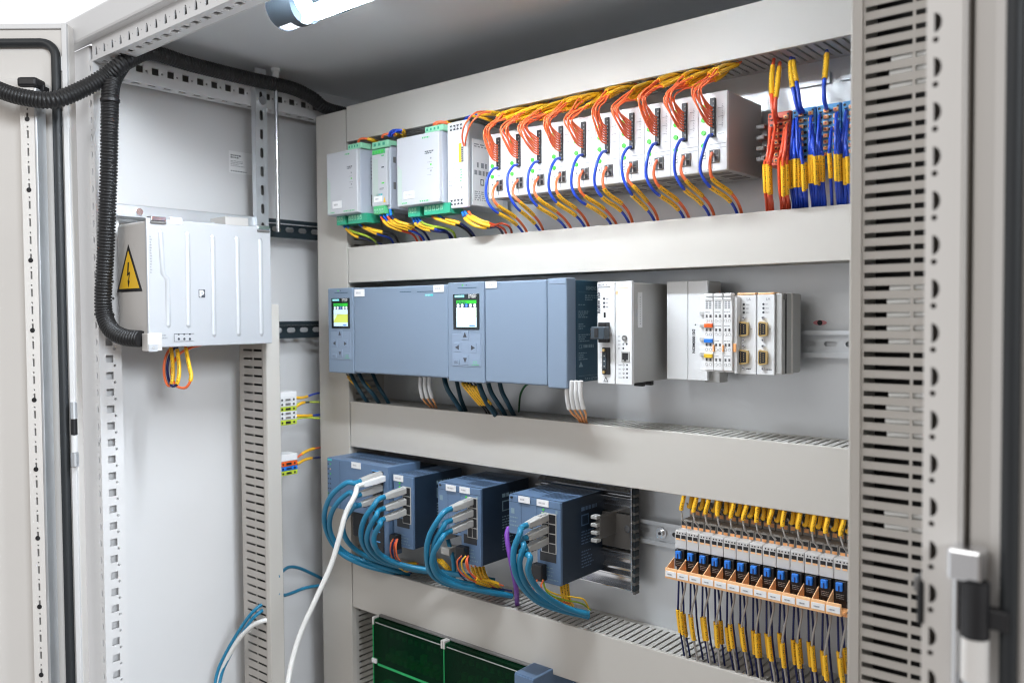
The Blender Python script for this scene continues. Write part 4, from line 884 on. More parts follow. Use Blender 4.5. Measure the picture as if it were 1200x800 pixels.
# two serial modules
SY = 1.0
def SXp(px): return at(px, 390, SY).x
def SZ(py): return at(886, py, SY).z
def serial(xa, xb, label):
    w = xb-xa; t = thing('serial_module', label, 'serial module', ((xa+xb)/2, SY, SZ(438)), 'white modules with two serial sockets each')
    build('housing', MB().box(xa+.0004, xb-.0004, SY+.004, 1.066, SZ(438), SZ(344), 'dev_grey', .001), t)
    mb = MB().box(xa, xb-.0005, SY, SY+.006, SZ(438.8), SZ(345.5), 'dev_white', .0008)
    mb.text('LA', .0048, (xa+w*.50, SY-.0003, SZ(352)), X_, Z_, 'grey_print')
    for py in (356.5, 361.2, 366): mb.prism(disc(0, 0, .0015, 10), (xa+w*.36, SY-.0003, SZ(py)), X_, Z_, -Y_, .0002, 'dark_print'); mb.scrib('f', xa+w*.48, xa+w*.70, SZ(py+.6), SZ(py-.6), SY-.0003, 'grey_print', 1, .8)
    mb.scrib('f', xa+w*.5, xa+w*.85, SZ(433), SZ(431.5), SY-.0003, 'dark_print', 1, .8); mb.scrib('f', xa+w*.7, xa+w*.8, SZ(386), SZ(384.5), SY-.0003, 'grey_print', 1)
    build('front_panel', mb, t)
    build('top_strip', MB().box(xa+.0008, xb-.0014, SY-.0004, SY+.02, SZ(345.3), SZ(342.8), 'orange_pale', .0008), t)
    for pa, pb in ((376.5, 394.5), (409.5, 427.5)):
        cx2 = xa+w*.36; h2 = (SZ(pa)-SZ(pb))/2; cz2 = (SZ(pa)+SZ(pb))/2; ww = w*.245
        mb = MB().prism([(cx2-ww*.9, cz2-h2*.80), (cx2-ww*.5, cz2-h2), (cx2+ww, cz2-h2*.85), (cx2+ww*1.15, cz2-h2*.6), (cx2+ww*1.15, cz2+h2*.6), (cx2+ww, cz2+h2*.85), (cx2-ww*.5, cz2+h2), (cx2-ww*.9, cz2+h2*.8)], (0, SY-.0045, 0), X_, Z_, -Y_, .0045, 'brass')
        mb.prism([(cx2-ww*.65, cz2-h2*.78), (cx2+ww*.8, cz2-h2*.68), (cx2+ww*.8, cz2+h2*.68), (cx2-ww*.65, cz2+h2*.78)], (0, SY-.0049, 0), X_, Z_, -Y_, .0003, 'black')
        for k in range(5): mb.prism(disc(0, 0, .0006, 6), (cx2-ww*.3, SY-.0052, cz2+h2*(-.56+.28*k)), X_, Z_, -Y_, .0001, 'brass')
        for k in range(4): mb.prism(disc(0, 0, .0006, 6), (cx2+ww*.35, SY-.0052, cz2+h2*(-.42+.28*k)), X_, Z_, -Y_, .0001, 'brass')
        build('serial_socket', mb, t)
        for py in (pa-4.2, pb+3.8):
            mb = MB().cyl((cx2+.0004, SY, SZ(py)), (cx2+.0004, SY-.003, SZ(py)), .0019, 'steel', 8); mb.prism(disc(0, 0, .0010, 6), (cx2+.0004, SY-.0032, SZ(py)), X_, Z_, -Y_, .0001, 'dark_print'); build('jack_screw', mb, t)
    return t
serial(SXp(863.5), SXp(886.4), 'white module with two serial sockets touching the terminal slices')
serial(SXp(887.2), SXp(908), 'white module with two serial sockets at the free end of its row')
xe = SXp(908)
mb = MB().box(xe, xe+.008, SY+.003, 1.06, SZ(438), SZ(344), 'dev_grey', .0012); mb.box(xe+.001, xe+.0085, SY+.012, SY+.016, SZ(437), SZ(345), 'black').box(xe, xe+.0086, SY+.03, SY+.037, SZ(439), SZ(343.5), 'paint_warm', .001).box(xe, xe+.0082, SY+.037, 1.062, SZ(437), SZ(344.5), 'dev_grey', .001)
mb.cyl((xe+.008, SY+.009, SZ(348)), (xe+.0092, SY+.009, SZ(348)), .004, 'dev_dark', 14)
tag(build('end_cover', mb), 'grey end cover at the right end of the middle row', 'end cover')

# ================================================================== ROW 3 : network switches
def ports(mb, x0, x1, za, zb2, n, Y, cols=1, gold=True):
    h = (zb2-za)/n; w = (x1-x0)/cols
    mb.box(x0-.0006, x1+.0006, Y-.0008, Y+.001, za-.0006, zb2+.0006, 'plug' if gold else 'switch_dark', .0003)
    for i in range(n):
        for c in range(cols): mb.fq(x0+w*c+.0007, x0+w*(c+1)-.0007, za+h*i+.0008, za+h*(i+1)-.0008, Y-.0011, 'black')
def plug(x, z, Y, t=None, ln=.042, tilt=0.):
    d = Vector((-.10, -1, tilt)).normalized(); v = Vector((1, -.10, 0)).normalized(); n = d.cross(v)
    return (Vector((x, Y, z)), d, v, n, ln)
def vents(mb, x0, x1, y0, y1, z, n, m2):
    for i in range(n):
        for j in range(2): mb.add([(x0+(x1-x0)*(i+.1)/n, y0+(y1-y0)*(j+.1)/2, z), (x0+(x1-x0)*(i+.55)/n, y0+(y1-y0)*(j+.1)/2, z), (x0+(x1-x0)*(i+.75)/n, y0+(y1-y0)*(j+.85)/2, z), (x0+(x1-x0)*(i+.3)/n, y0+(y1-y0)*(j+.85)/2, z)], [(0, 1, 2, 3)], m2)
gs = 'blue network switches in the third row'
# the broad one on the left
Y1 = .945; x0, xc, xm, x1 = at(383.5, 560, Y1).x, at(398, 560, Y1).x, at(431, 570, Y1).x, at(455, 570, Y1).x; z1 = -.2550; zm = at(390, 594, Y1).z; z0 = at(455, 652, Y1).z
t = thing('network_switch', 'broad blue network switch at the left end with lamps and a white cable', 'network switch', ((x0+x1)/2, Y1, z0), gs)
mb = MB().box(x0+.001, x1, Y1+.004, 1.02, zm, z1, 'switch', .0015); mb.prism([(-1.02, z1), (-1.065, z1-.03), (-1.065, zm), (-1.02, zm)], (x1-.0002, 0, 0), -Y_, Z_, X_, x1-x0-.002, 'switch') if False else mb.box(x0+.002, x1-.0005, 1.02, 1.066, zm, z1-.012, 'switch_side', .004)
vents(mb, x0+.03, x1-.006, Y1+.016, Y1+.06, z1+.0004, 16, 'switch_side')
build('housing', mb, t)
mb = MB().box(x0, x1-.0003, Y1, Y1+.006, zm, z1-.0003, 'switch', .0012).box(xm, x1-.0003, Y1+.0005, Y1+.03, z0, zm+.001, 'switch', .0012).box(at(402, 600, Y1).x, xm-.0005, Y1+.02, Y1+.06, z0+.012, zm-.0005, 'switch_dark', .003)
mb.fq(x0+.002, x0+.014, z1-.0055, z1-.0022, Y1-.0003, 'teal_print')
for k in range(8):
    zz = z1-.011-k*.0088; mb.fq(x0+.002, x0+.006, zz-.0018, zz+.0004, Y1-.0003, 'dark_print'); mb.fq(x0+.0085, x0+.011, zz-.0018, zz+.0008, Y1-.0003, 'green_led' if k in (0, 2) else ('orange_pale' if k == 1 else 'switch_side'))
mb.fq(xc+.001, xc+.0016, zm, z1-.004, Y1-.0003, 'switch_side'); mb.fq(x0+.0015, x0+.003, zm+.022, zm+.026, Y1-.0003, 'green_led')
build('front_panel', mb, t)
mb = MB(); ports(mb, at(437.5, 600, Y1).x, at(449.5, 600, Y1).x, at(444, 646, Y1).z, at(444, 552, Y1).z, 8, Y1, 1, False)
for k in range(9): zq = at(444, 552+k*11.75, Y1).z; mb.fq(at(437, 600, Y1).x, at(446, 600, Y1).x, zq-.0010, zq+.0010, Y1-.0014, 'sky_plastic')
build('port_block', mb, t)
build('label_tag', tagbox(at(412.3, 545, Y1).x, at(423, 545, Y1).x, Y1-.0012, Y1-.0003, at(418, 548.6, Y1).z, at(418, 541.5, Y1).z, 'label'), t)
# the slim one
Y2 = .95; x0, x1 = at(461.5, 590, Y2).x, at(483.8, 590, Y2).x; z1, z0 = at(483.5, 559.5, Y2).z, at(483, 644, Y2).z
def side_print(mb, X, ya, yb, za, zb2, m2='plc_print'):
    h = zb2-za; mb.scrib('s', ya, yb, zb2-h*.08, zb2, X, m2, 1, .8); mb.sq(ya, ya+(yb-ya)*.42, zb2-h*.32, zb2-h*.14, X, m2); mb.sq(ya+.002, ya+(yb-ya)*.42-.002, zb2-h*.30, zb2-h*.16, X+.0002, 'switch_side'); mb.scrib('s', ya, yb, zb2-h*.62, zb2-h*.38, X, m2, 5, .4); mb.scrib('s', ya, ya+(yb-ya)*.7, za, za+h*.3, X, m2, 6, .4)
t = thing('network_switch', 'slim blue network switch second from the left with one white tag', 'network switch', ((x0+x1)/2, Y2, z0), gs)
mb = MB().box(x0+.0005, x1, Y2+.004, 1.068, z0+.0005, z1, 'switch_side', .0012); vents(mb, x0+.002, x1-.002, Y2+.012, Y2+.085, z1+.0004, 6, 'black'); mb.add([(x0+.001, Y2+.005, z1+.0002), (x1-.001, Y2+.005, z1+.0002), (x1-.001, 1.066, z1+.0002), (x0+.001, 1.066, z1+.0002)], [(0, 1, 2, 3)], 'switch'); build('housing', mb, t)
mb = MB().box(x0, x1-.0003, Y2, Y2+.006, z0, z1-.0003, 'switch', .001); mb.fq(x0+.017, x0+.0205, z1-.010, z1-.006, Y2-.0003, 'plc_print'); mb.scrib('f', x0+.009, x1-.004, z0+.006, z0+.026, Y2-.0003, 'plc_print', 4, .3); mb.fq(x0+.008, x1-.008, z0+.034, z0+.048, Y2-.0003, 'switch_dark')
build('front_panel', mb, t)
mb = MB(); ports(mb, at(472.5, 600, Y2).x, at(481.5, 600, Y2).x, at(477, 613, Y2).z, at(477, 570.5, Y2).z, 4, Y2); build('port_block', mb, t)
mb = MB().box(x0+.001, x0+.018, Y2-.012, Y2+.001, z0-.003, z0+.022, 'black', .002); build('power_plug', mb, t)
build('label_tag', tagbox(at(461.8, 558, Y2).x, at(472.8, 558, Y2).x, Y2-.0014, Y2-.0005, at(467, 563.4, Y2).z, at(467, 556.2, Y2).z, 'label'), t)
for py in (566, 570.5): build('indicator', MB().cyl((at(468.5, py, Y2).x, Y2, at(469, py, Y2).z), (at(468.5, py, Y2).x, Y2-.0012, at(469, py, Y2).z), .0016, 'green_led', 8), t)
mb = MB(); side_print(mb, x1+.0004, Y2+.055, Y2+.10, z0+.012, z1-.012); build('side_label', mb, t)
def dual(label, Yd, pl, pm, pr, ptl, ptr, pbl, pbr, tags, sib, portpx):
    x0, xm, x1 = at(pl, 600, Yd).x, at(pm, 600, Yd).x, at(pr, 600, Yd).x; z1 = at(pr, ptr, Yd).z; z0 = at(pr, pbr, Yd).z; zl = at(pl, pbl, Yd).z
    t = thing('network_switch', label, 'network switch', ((x0+x1)/2, Yd, z0), gs)
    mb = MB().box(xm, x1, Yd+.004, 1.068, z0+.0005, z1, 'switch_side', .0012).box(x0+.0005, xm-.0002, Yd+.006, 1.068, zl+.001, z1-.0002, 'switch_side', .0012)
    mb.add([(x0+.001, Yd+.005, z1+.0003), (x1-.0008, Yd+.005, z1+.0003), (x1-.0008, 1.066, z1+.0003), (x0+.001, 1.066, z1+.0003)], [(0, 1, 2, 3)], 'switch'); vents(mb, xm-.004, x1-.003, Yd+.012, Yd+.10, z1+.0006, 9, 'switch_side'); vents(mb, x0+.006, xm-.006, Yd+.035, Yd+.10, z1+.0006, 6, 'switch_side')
    mb.cyl((x0+.006, Yd+.0035, z1-.004), (x0+.006, Yd-.001, z1-.004), .0018, 'black', 8)
    build('housing', mb, t)
    mb = MB().box(xm+.0003, x1-.0003, Yd, Yd+.006, z0, z1-.0003, 'switch', .001).box(x0, xm-.0003, Yd+.0008, Yd+.008, zl, z1-.0005, 'switch', .001)
    xq = x0+(xm-x0)*.44; mb.fq(xq, xq+.0005, zl, z1-.010, Yd+.0005, 'switch_side').fq(x0, x1, z1-.0105, z1-.0100, Yd-.0002, 'switch_side')
    mb.scrib('f', x0+.003, xq-.004, zl+.012, zl+.03, Yd+.0005, 'plc_print', 3, .35); mb.fq(x0+.004, x0+.011, z1-.028, z1-.020, Yd+.0005, 'plc_print'); mb.fq(x1-.009, x1-.0055, z1-.017, z1-.0125, Yd-.0003, 'plc_print')
    mb.scrib('f', xm+.012, x1-.003, z0+.006, z0+.028, Yd-.0003, 'plc_print', 4, .3); mb.fq(xm+.006, x1-.008, z0+.032, z0+.046, Yd-.0003, 'switch_dark')
    mb.scrib('f', xq+.004, xm-.003, zl+.012, zl+.016, Yd+.0005, 'plc_print', 1, .8)
    if sib: mb.fq(xq+.002, xq+.016, z1-.0055, z1-.002, Yd+.0004, 'teal_print').text('SIEMENS', .0026, (xq+.003, Yd+.0002, z1-.0050), X_, Z_, 'white')
    build('front_panel', mb, t)
    mb = MB(); a, b2, c, d = portpx; ports(mb, at(a, 620, Yd).x, at(b2, 620, Yd).x, at(b2, d, Yd).z, at(b2, c, Yd).z, 4, Yd, 2); build('port_block', mb, t)
    mb = MB().box(xm-.002, xm+.018, Yd-.012, Yd+.001, z0+.004, z0+.028, 'black', .002); build('power_plug', mb, t)
    for a, b2 in tags:
        q = at(a, b2, Yd-.001); build('label_tag', tagbox(q.x, q.x+.0215, Yd-.0014, Yd-.0004, q.z-.0095, q.z, 'label'), t)
    q = at(tags[1][0]+8, tags[1][1]+12.5, Yd)
    for k in range(2): build('indicator', MB().cyl((q.x, Yd, q.z-k*.0052), (q.x, Yd-.0012, q.z-k*.0052), .0016, 'green_led', 8), t)
    mb = MB(); side_print(mb, x1+.0004, Yd+.05, Yd+.095, z0+.015, z1-.014, 'switch' if sib else 'plc_print'); build('side_label', mb, t)
    return t
dual('blue double network switch third from the left, two white tags', .95, 513, 540, 563.3, 557, 573, 622, 664, ((522.5, 567), (538.5, 569.5)), False, (548.5, 559.5, 584, 631))
dual('blue double network switch at the right end beside the bare metal bracket', .957, 596, 629, 657, 574, 589, 624, 687, ((607.5, 580.3), (629, 584.2)), True, (635, 651.8, 603, 649))
# metal carrier behind the last switch
t = thing('mounting_bracket', 'bright folded metal bracket with a toothed edge beside the last network switch', 'bracket', (-.68, 1.07, -.43)); xa, xb = -.84, at(744, 640, 1.06).x
za, zb2 = at(744, 694, 1.06).z, at(746, 571, 1.06).z
mb = MB().box(xa, xb, 1.067, 1.0695, za+.004, -.352, 'steel', .0006).box(xa, xb, 1.067, 1.0695, -.298, zb2, 'steel', .0006).box(xa, xb, 1.050, 1.067, za+.004, za+.006, 'steel', .0005).box(xa, xb, 1.052, 1.067, zb2-.018, zb2-.0165, 'steel', .0004).box(xa, xb, 1.052, 1.067, -.354, -.3525, 'steel', .0004).box(xa, xb, 1.054, 1.067, za+.034, za+.0355, 'steel', .0004)
for zz, dz in ((zb2-.010, .006), (zb2-.030, .004), (-.362, .005), (za+.052, .006), (za+.022, .005)):
    mb.prism([(-1.0668, zz-dz), (-1.0668, zz+dz), (-1.058, zz+dz*.2), (-1.058, zz-dz*.2)][::-1], (xb-.004, 0, 0), -Y_, Z_, X_, xb-.004-xa, 'steel')
mb.box(xa, xb-.002, 1.062, 1.068, -.3505, -.2995, 'dev_dark', .0006)
build('plate', mb, t)
mb = MB(); n = 12; hh = (zb2-za)/n
for k in range(n): mb.box(xb-.001, xb+.003, 1.055, 1.069, za+hh*k+.002, za+hh*(k+1)-.002, 'rail_black', .002); mb.box(xb-.0008, xb+.0022, 1.056, 1.069, za+hh*k-.002, za+hh*k+.002, 'dev_dark', .0004); mb.box(xb-.004, xb-.0012, 1.054, 1.06, za+hh*k, za+hh*(k+1), 'steel', .0006)
build('toothed_edge', mb, t)
q = at(736, 619, 1.06); build('bolt', MB().cyl((q.x, 1.062, q.z), (q.x, 1.057, q.z), .0055, 'steel', 12), t)
qc = at(705, 618, 1.03)
end_clamp('grey end clamp between the last network switch and the metal bracket', qc.x, qc.z+.002, 1.02, .052)

# ================================================================== fuse terminals
FW_, FX0, FYf = .0175, -.5567, .995
gf = 'fuse terminals with blue levers'
def flabel(k): return 'fuse terminal with blue lever and orange marker, %s from the left' % ORD[k]
x0, x1 = FX0, FX0+FW_
ft = thing('fuse_terminal', flabel(0), 'fuse terminal', ((x0+x1)/2, FYf, -.352), gf)
mb = MB().box(x0+.0003, x1-.0003, FYf, 1.07, -.313, -.2885, 'term_grey', .0008)
mb.box(x0+.0003, x1-.0003, FYf+.004, 1.07, -.352, -.313, 'switch_dark', .0004)
mb.box(x0+.0003, x1-.0003, FYf+.016, 1.07, -.2885, -.278, 'tier', .0006).box(x0+.0003, x1-.0003, FYf+.040, 1.07, -.278, -.263, 'tier', .0006)
for i in range(2):
    c = x0+FW_*(.28+.46*i); mb.fq(c-.0032, c+.0032, -.2990, -.2942, FYf-.0003, 'black'); mb.prism(disc(0, 0, .0010, 8), (c-.0010, FYf-.0003, -.2918), X_, Z_, -Y_, .0002, 'black'); mb.prism(disc(0, 0, .0010, 8), (c+.0026, FYf-.0003, -.2918), X_, Z_, -Y_, .0002, 'black')
    mb.fq(c-.0028, c+.0028, -.3012, -.2988, FYf-.0003, 'orange_pale')
    mb.fq(c-.0030, c+.0030, -.2845, -.2795, FYf+.0156, 'black'); mb.fq(c-.0028, c+.0028, -.2884, -.2850, FYf+.0155, 'orange_plastic')
    mb.fq(c-.0030, c+.0030, -.2690, -.2640, FYf+.0396, 'black'); mb.fq(c-.0028, c+.0028, -.2745, -.2695, FYf+.0395, 'orange_plastic')
build('housing', mb, ft)
mb = MB().box(x0+.002, x1-.002, FYf-.003, FYf+.004, -.3365, -.3135, 'black', .0006); mb.scrib('f', x0+.004, x1-.004, -.334, -.3275, FYf-.0034, 'dev_grey', 3, .3); build('fuse_holder', mb, ft)
mb = MB().box(x0+.0045, x1-.0055, FYf-.0075, FYf-.003, -.3245, -.3145, 'blue_plastic', .0008).box(x0+.0078, x0+.0092, FYf-.0079, FYf-.007, -.3245, -.318, 'navy_wire'); build('lever', mb, ft)
mb = MB().box(x0, x1, FYf-.026, FYf-.0235, -.3470, -.3330, 'orange_pale', .0006).box(x0+.001, x1-.001, FYf-.0268, FYf-.026, -.3440, -.3365, 'label', .0002)
mb.scrib('f', x0+.004, x1-.005, -.3415, -.3395, FYf-.0271, 'grey_print', 1, .8)
mb.box(x0, x1, FYf-.0235, FYf+.004, -.3480, -.3462, 'orange_plastic', .0004)
mb.prism([(-(FYf-.0236), -.346), (-(FYf-.0236), -.334), (-(FYf-.003), -.3245), (-(FYf-.003), -.346)][::-1], (x0+.0012, 0, 0), -Y_, Z_, X_, .0010, 'orange_pale')
build('marker_carrier', mb, ft)
mb = MB()
for i in range(2): c = x0+FW_*(.26+.46*i); mb.box(c-.0026, c+.0026, FYf+.002, FYf+.01, -.3565, -.3520, 'orange_plastic', .0008)
mb.box(x0+.001, x1-.001, FYf+.006, 1.06, -.3560, -.3515, 'dev_dark', .0005); build('release_button', mb, ft)
for k in range(1, 13): dup(ft, (FW_*k, 0, 0), flabel(k))
# ================================================================== green see-through covers at the bottom
def relay(label, pa, pb):
    Yg = .98; x0, x1 = at(pa[0], pa[1], Yg).x, at(pb[0], pb[1], Yg).x; z1 = -.5385; z0 = -.66
    t = thing('relay_unit', label, 'relay unit', ((x0+x1)/2, Yg, z0), 'relay units under green covers'); w = x1-x0
    mb = MB().box(x0+.004, x1-.004, Yg+.03, 1.07, z0, z1-.014, 'switch_dark', .002)
    for k in range(9): mb.box(x0+w*(.1+.09*k), x0+w*(.155+.09*k), Yg+.022, Yg+.03, z0+.045, z0+.055+rnd(.002, .022), 'dev_white' if k % 2 else 'dev_grey', .001); mb.box(x0+w*(.1+.09*k), x0+w*(.155+.09*k), Yg+.012, Yg+.03, z0+.045, z0+.056, 'lime', .001); mb.box(x0+w*(.1+.09*k), x0+w*(.14+.09*k), Yg+.024, Yg+.03, z0+.083, z0+.092, 'dev_grey', .001)
    build('base', mb, t)
    g2 = .002; mb = MB().box(x0, x1-.001, Yg, Yg+g2, z0, z1-.004, 'green_glass').box(x0, x0+g2, Yg+g2, Yg+.07, z0, z1-.004, 'green_glass').box(x1-.001-g2, x1-.001, Yg+g2, Yg+.07, z0, z1-.004, 'green_glass').box(x0, x1-.001, Yg+.001, Yg+.07, z1-.0039, z1-.002, 'green_glass')
    mb.box(x0-.0004, x0+.0012, Yg-.0006, Yg+.0006, z0, z1-.006, 'green_edge_glow').box(x0+.012, x1-.004, Yg-.0006, Yg-.0001, z0+.0385, z0+.0425, 'green_edge_glow')
    build('cover', mb, t)
    build('frame', MB().box(x0-.001, x1-.001, Yg+.012, Yg+.03, z1-.0015, z1+.001, 'dev_dark', .0006).box(x0+.008, x1-.004, Yg-.0012, Yg-.0002, z1-.0075, z1-.0062, 'dev_grey'), t)
    for xx in (x0, x1-.004): build('clip', MB().box(xx-.0005, xx+.0028, Yg-.002, Yg+.012, z1-.012, z1+.0015, 'paint_warm', .0006), t)
    build('clip', MB().box(x0-.002, x0+.010, Yg-.003, Yg+.01, z0+.041, z0+.049, 'white', .001), t)
    return t
relay('relay unit under a dark green see-through cover, left of two at the bottom edge', (437, 722), (519.5, 752))
relay('relay unit under a green see-through cover, right of two at the bottom edge', (520, 752), (617, 786))
t = thing('relay_module', 'blue-grey vented module peeping out at the bottom right of the green covers', 'module', (-.78, .96, -.66)); a = at(603, 797, .955)
mb = MB().box(a.x, a.x+.038, .955, 1.06, -.66, at(615, 791, .955).z, 'switch', .0015); zt = at(615, 791, .955).z
vents(mb, a.x+.003, a.x+.035, .962, 1.05, zt+.0004, 8, 'black'); build('housing', mb, t); build('front_panel', MB().box(a.x+.001, a.x+.037, .9535, .956, -.66, zt-.002, 'switch', .0006), t)

# ================================================================== HOSES
def hose(name, label, pts, r, pitch=.0050):
    p = spline(pts, 14); L = 0; q = [p[0]]
    step = pitch/5; acc = 0.
    for i in range(1, len(p)):            # resample evenly so that every ring shows
        a, b2 = p[i-1], p[i]; d = (b2-a).length; s = step-acc
        while s <= d: q.append(a.lerp(b2, s/d)); s += step
        acc = d-(s-step)
    prof = (.80, .95, 1.0, 1.0, .95)
    k = [0]
    def rad(l): i = int(round(l/step)) % 5; return r*prof[i]
    return tag(build(name, MB().tube(q, r, 'hose', 14, rad)), label, 'hose', 'black corrugated hoses')
def pw(*p): return [at(*q) for q in p]
hose('corrugated_hose', 'black corrugated hose sagging from the left door and running back under the roof',
     pw((-60, 78, .445), (0, 106, .487), (32, 115, .512), (64, 117, .54), (98, 104, .578), (124, 89, .606), (148, 72, .630))+[atx(176, 62, -1.338), atx(225, 76, -1.343), atx(290, 92, -1.345), atx(340, 103, -1.342), atx(366, 115, -1.335), atx(384, 128, -1.33)]+[Vector((-1.31, 1.115, .385)), Vector((-1.27, 1.13, .33))], .0128)
hose('corrugated_hose', 'black corrugated hose dropping down the left post and bending into the grey metal unit',
     pw((152, 66, .655), (140, 80, .632), (130.5, 100, .612), (128.5, 140, .606), (127.5, 200, .606), (124, 290, .606), (121, 345, .604), (122.5, 370, .604), (131, 387, .606), (146, 395, .612), (166, 397, .624)), .0132)
# ties holding the hoses
for k, (py, px) in enumerate(((118, 129), (368, 122))):
    c = at(px, py, .606); tag(build('cable_tie', MB().cyl(c+Z_*.002, c-Z_*.002, .0142, 'black', 18)), ('black tie round the vertical hose near its top', 'black tie round the vertical hose near its lower bend')[k], 'cable tie', 'cable ties on the vertical hose')

# ================================================================== WIRES OF THE TOP ROW
go = 'thin orange wires of the white modules'
for k in range(10):
    xc = MX0+MW*k+MW*.485; fan = rnd(-.005, .009); hz = rnd(-.006, .004)
    og = rnd(.8, 1.3); lean = rnd(-.004, .003)
    for j in range(8):
        zc = MZ0+(MZ1-MZ0)*(.80-.034*j); s = j/8; jx = rnd(-.0012, .0012); jy = rnd(-.004, .004); out_ = (.011+.012*s)*og+rnd(0, .004)
        col = (j % 3-1)*.0052+rnd(-.0026, .0026); vv = rnd(-.007, .007)
        top = .2815+.003*(1-s)+rnd(-.004, .003)+hz; ex = xc+.007+fan+col*1.35
        pts = [(xc+.001, MY-.002, zc), (xc-.0005, MY-.009-.005*s, zc+.003), (xc-.002+col*.25+lean*.3, MY-out_*.9-.004, zc+(top-zc)*.35), (xc-.003+col*.75+jx+lean, MY-out_-.009, zc+(top-zc)*.72), (xc-.0005+col+jx+lean*.7, MY-out_*.8-.002, top), (xc+.005+col+fan*.5+jx, MY-.001+jy, top+.012+vv), (ex+jx*2, MY+.026+jy, top+.024+vv*.8), (ex+.004, MY+.046, .3170), (ex+.006, MY+.058, .338)]
        path = spline([Vector(p) for p in pts], 5); L = [0]
        for i in range(1, len(path)): L.append(L[-1]+(path[i]-path[i-1]).length)
        wire('orange_wire', 'thin orange wire arching up out of the %s white module from the left' % ORD[k], 'wire', go, pts, .00118, 'orange_wire', (((L[25]+rnd(-.005, .004))/L[-1], (L[34]+rnd(-.004, .003))/L[-1]),), sr=1.9, n=6, sub=5)
    # blue return wire and the orange feed below
    a2 = rnd(-.0045, .0045); b2 = rnd(-.0055, .0055); sl = rnd(-.07, .05)
    P0 = Vector((xc+.0005, MY-.002, MZ0+(MZ1-MZ0)*.46))
    wire('blue_wire', 'blue wire looping down from the middle of the %s white module from the left' % ORD[k], 'wire', 'blue wires looping down from the white modules',
         [P0+Vector(q) for q in ((0, 0, 0), (.003, -.015, -.005), (.0030, -.027, -.021), (.0022+a2, -.028, -.046), (.0095+a2, -.020, -.0655), (.0150+b2*.5, .010, -.0785), (.0155+b2, .033, -.0905), (.0125+b2, .050, -.106), (.012+b2, .056, -.135))], .0020, 'blue_wire', ((.46+sl*.6, .66+sl*.6),), sr=1.25)
    P0 = Vector((MX0+MW*k+MW*.50, MY-.002, MZ0+(MZ1-MZ0)*.225))
    wire('orange_wire', 'thicker orange wire hanging from the bottom plug of the %s white module from the left' % ORD[k], 'wire', 'thicker orange wires below the white modules',
         [P0+Vector(q) for q in ((0, 0, 0), (.0055, -.015, -.010), (.0085, -.0215, -.0235), (.0140+a2, -.016, -.0365), (.0185+b2*.5, .012, -.0490), (.0195+b2, .033, -.0615), (.0165+b2*1.5, .050, -.077), (.015+b2*1.5, .056, -.105))], .0020, 'orange_wire', ((.30+sl*.5, .54+sl*.5),), sr=1.25)
# wires of the power supplies (plugs below and above)
def qwires(base, items):
    for lab, m2, r, pts, sl, tip in items: wire(m2 if m2 != 'earth_wire' else 'earth_wire', lab+' '+base, 'wire', 'wires below the power supplies', pw(*pts), r, m2, sl, tip)
B_ = (0, .13, 'blue_plastic'); R_ = (0, .13, 'red_tab')
qwires('under the leftmost power supply', [
    ('dark blue wire with blue ferrule', 'navy_wire', .0021, ((401, 261, .985), (406, 268, .985), (418, 277, .99), (433, 281, 1.0), (448, 287, 1.015), (452, 296, 1.03)), ((.14, .42),), (B_,)),
    ('green-yellow earth wire', 'earth_wire', .0021, ((405, 262, .985), (413, 271, .985), (428, 276, .99), (440, 283, 1.005), (445, 295, 1.03)), (), (B_,)),
    ('blue wire with long yellow sleeve', 'blue_wire', .0019, ((420, 262, .99), (427, 267, .985), (442, 274, .99), (458, 280, 1.01), (463, 293, 1.03)), ((.2, .5),), (B_,)),
    ('black wire with yellow sleeve', 'black_wire', .0020, ((424, 263, .99), (432, 268, .985), (447, 272, .99), (462, 276, 1.0), (470, 292, 1.03)), ((.18, .48),), (R_,))])
qwires('under the narrow green-printed unit', [
    ('red wire nearest the left edge', 'red_wire', .0020, ((446, 246, .985), (447, 255, .98), (455, 264, .98), (470, 270, .99), (485, 276, 1.01), (492, 291, 1.03)), ((.22, .56),), (B_,)),
    ('blue wire between two red wires', 'blue_wire', .0020, ((450, 246, .985), (451, 255, .98), (460, 263, .98), (475, 268, .99), (493, 276, 1.01), (501, 290, 1.03)), ((.24, .58),), (B_,)),
    ('red wire second from the left edge', 'red_wire', .0020, ((453.5, 246, .985), (455, 255, .98), (463, 262, .98), (478, 266, .99), (490, 274, 1.01), (497, 290, 1.03)), ((.24, .6),), (B_,)),
    ('dark blue wire nearest the right edge', 'navy_wire', .0020, ((457.5, 245, .985), (459, 254, .98), (467, 260, .98), (480, 264, .99), (496, 271, 1.01), (507, 289, 1.03)), ((.24, .58),), (B_,))])
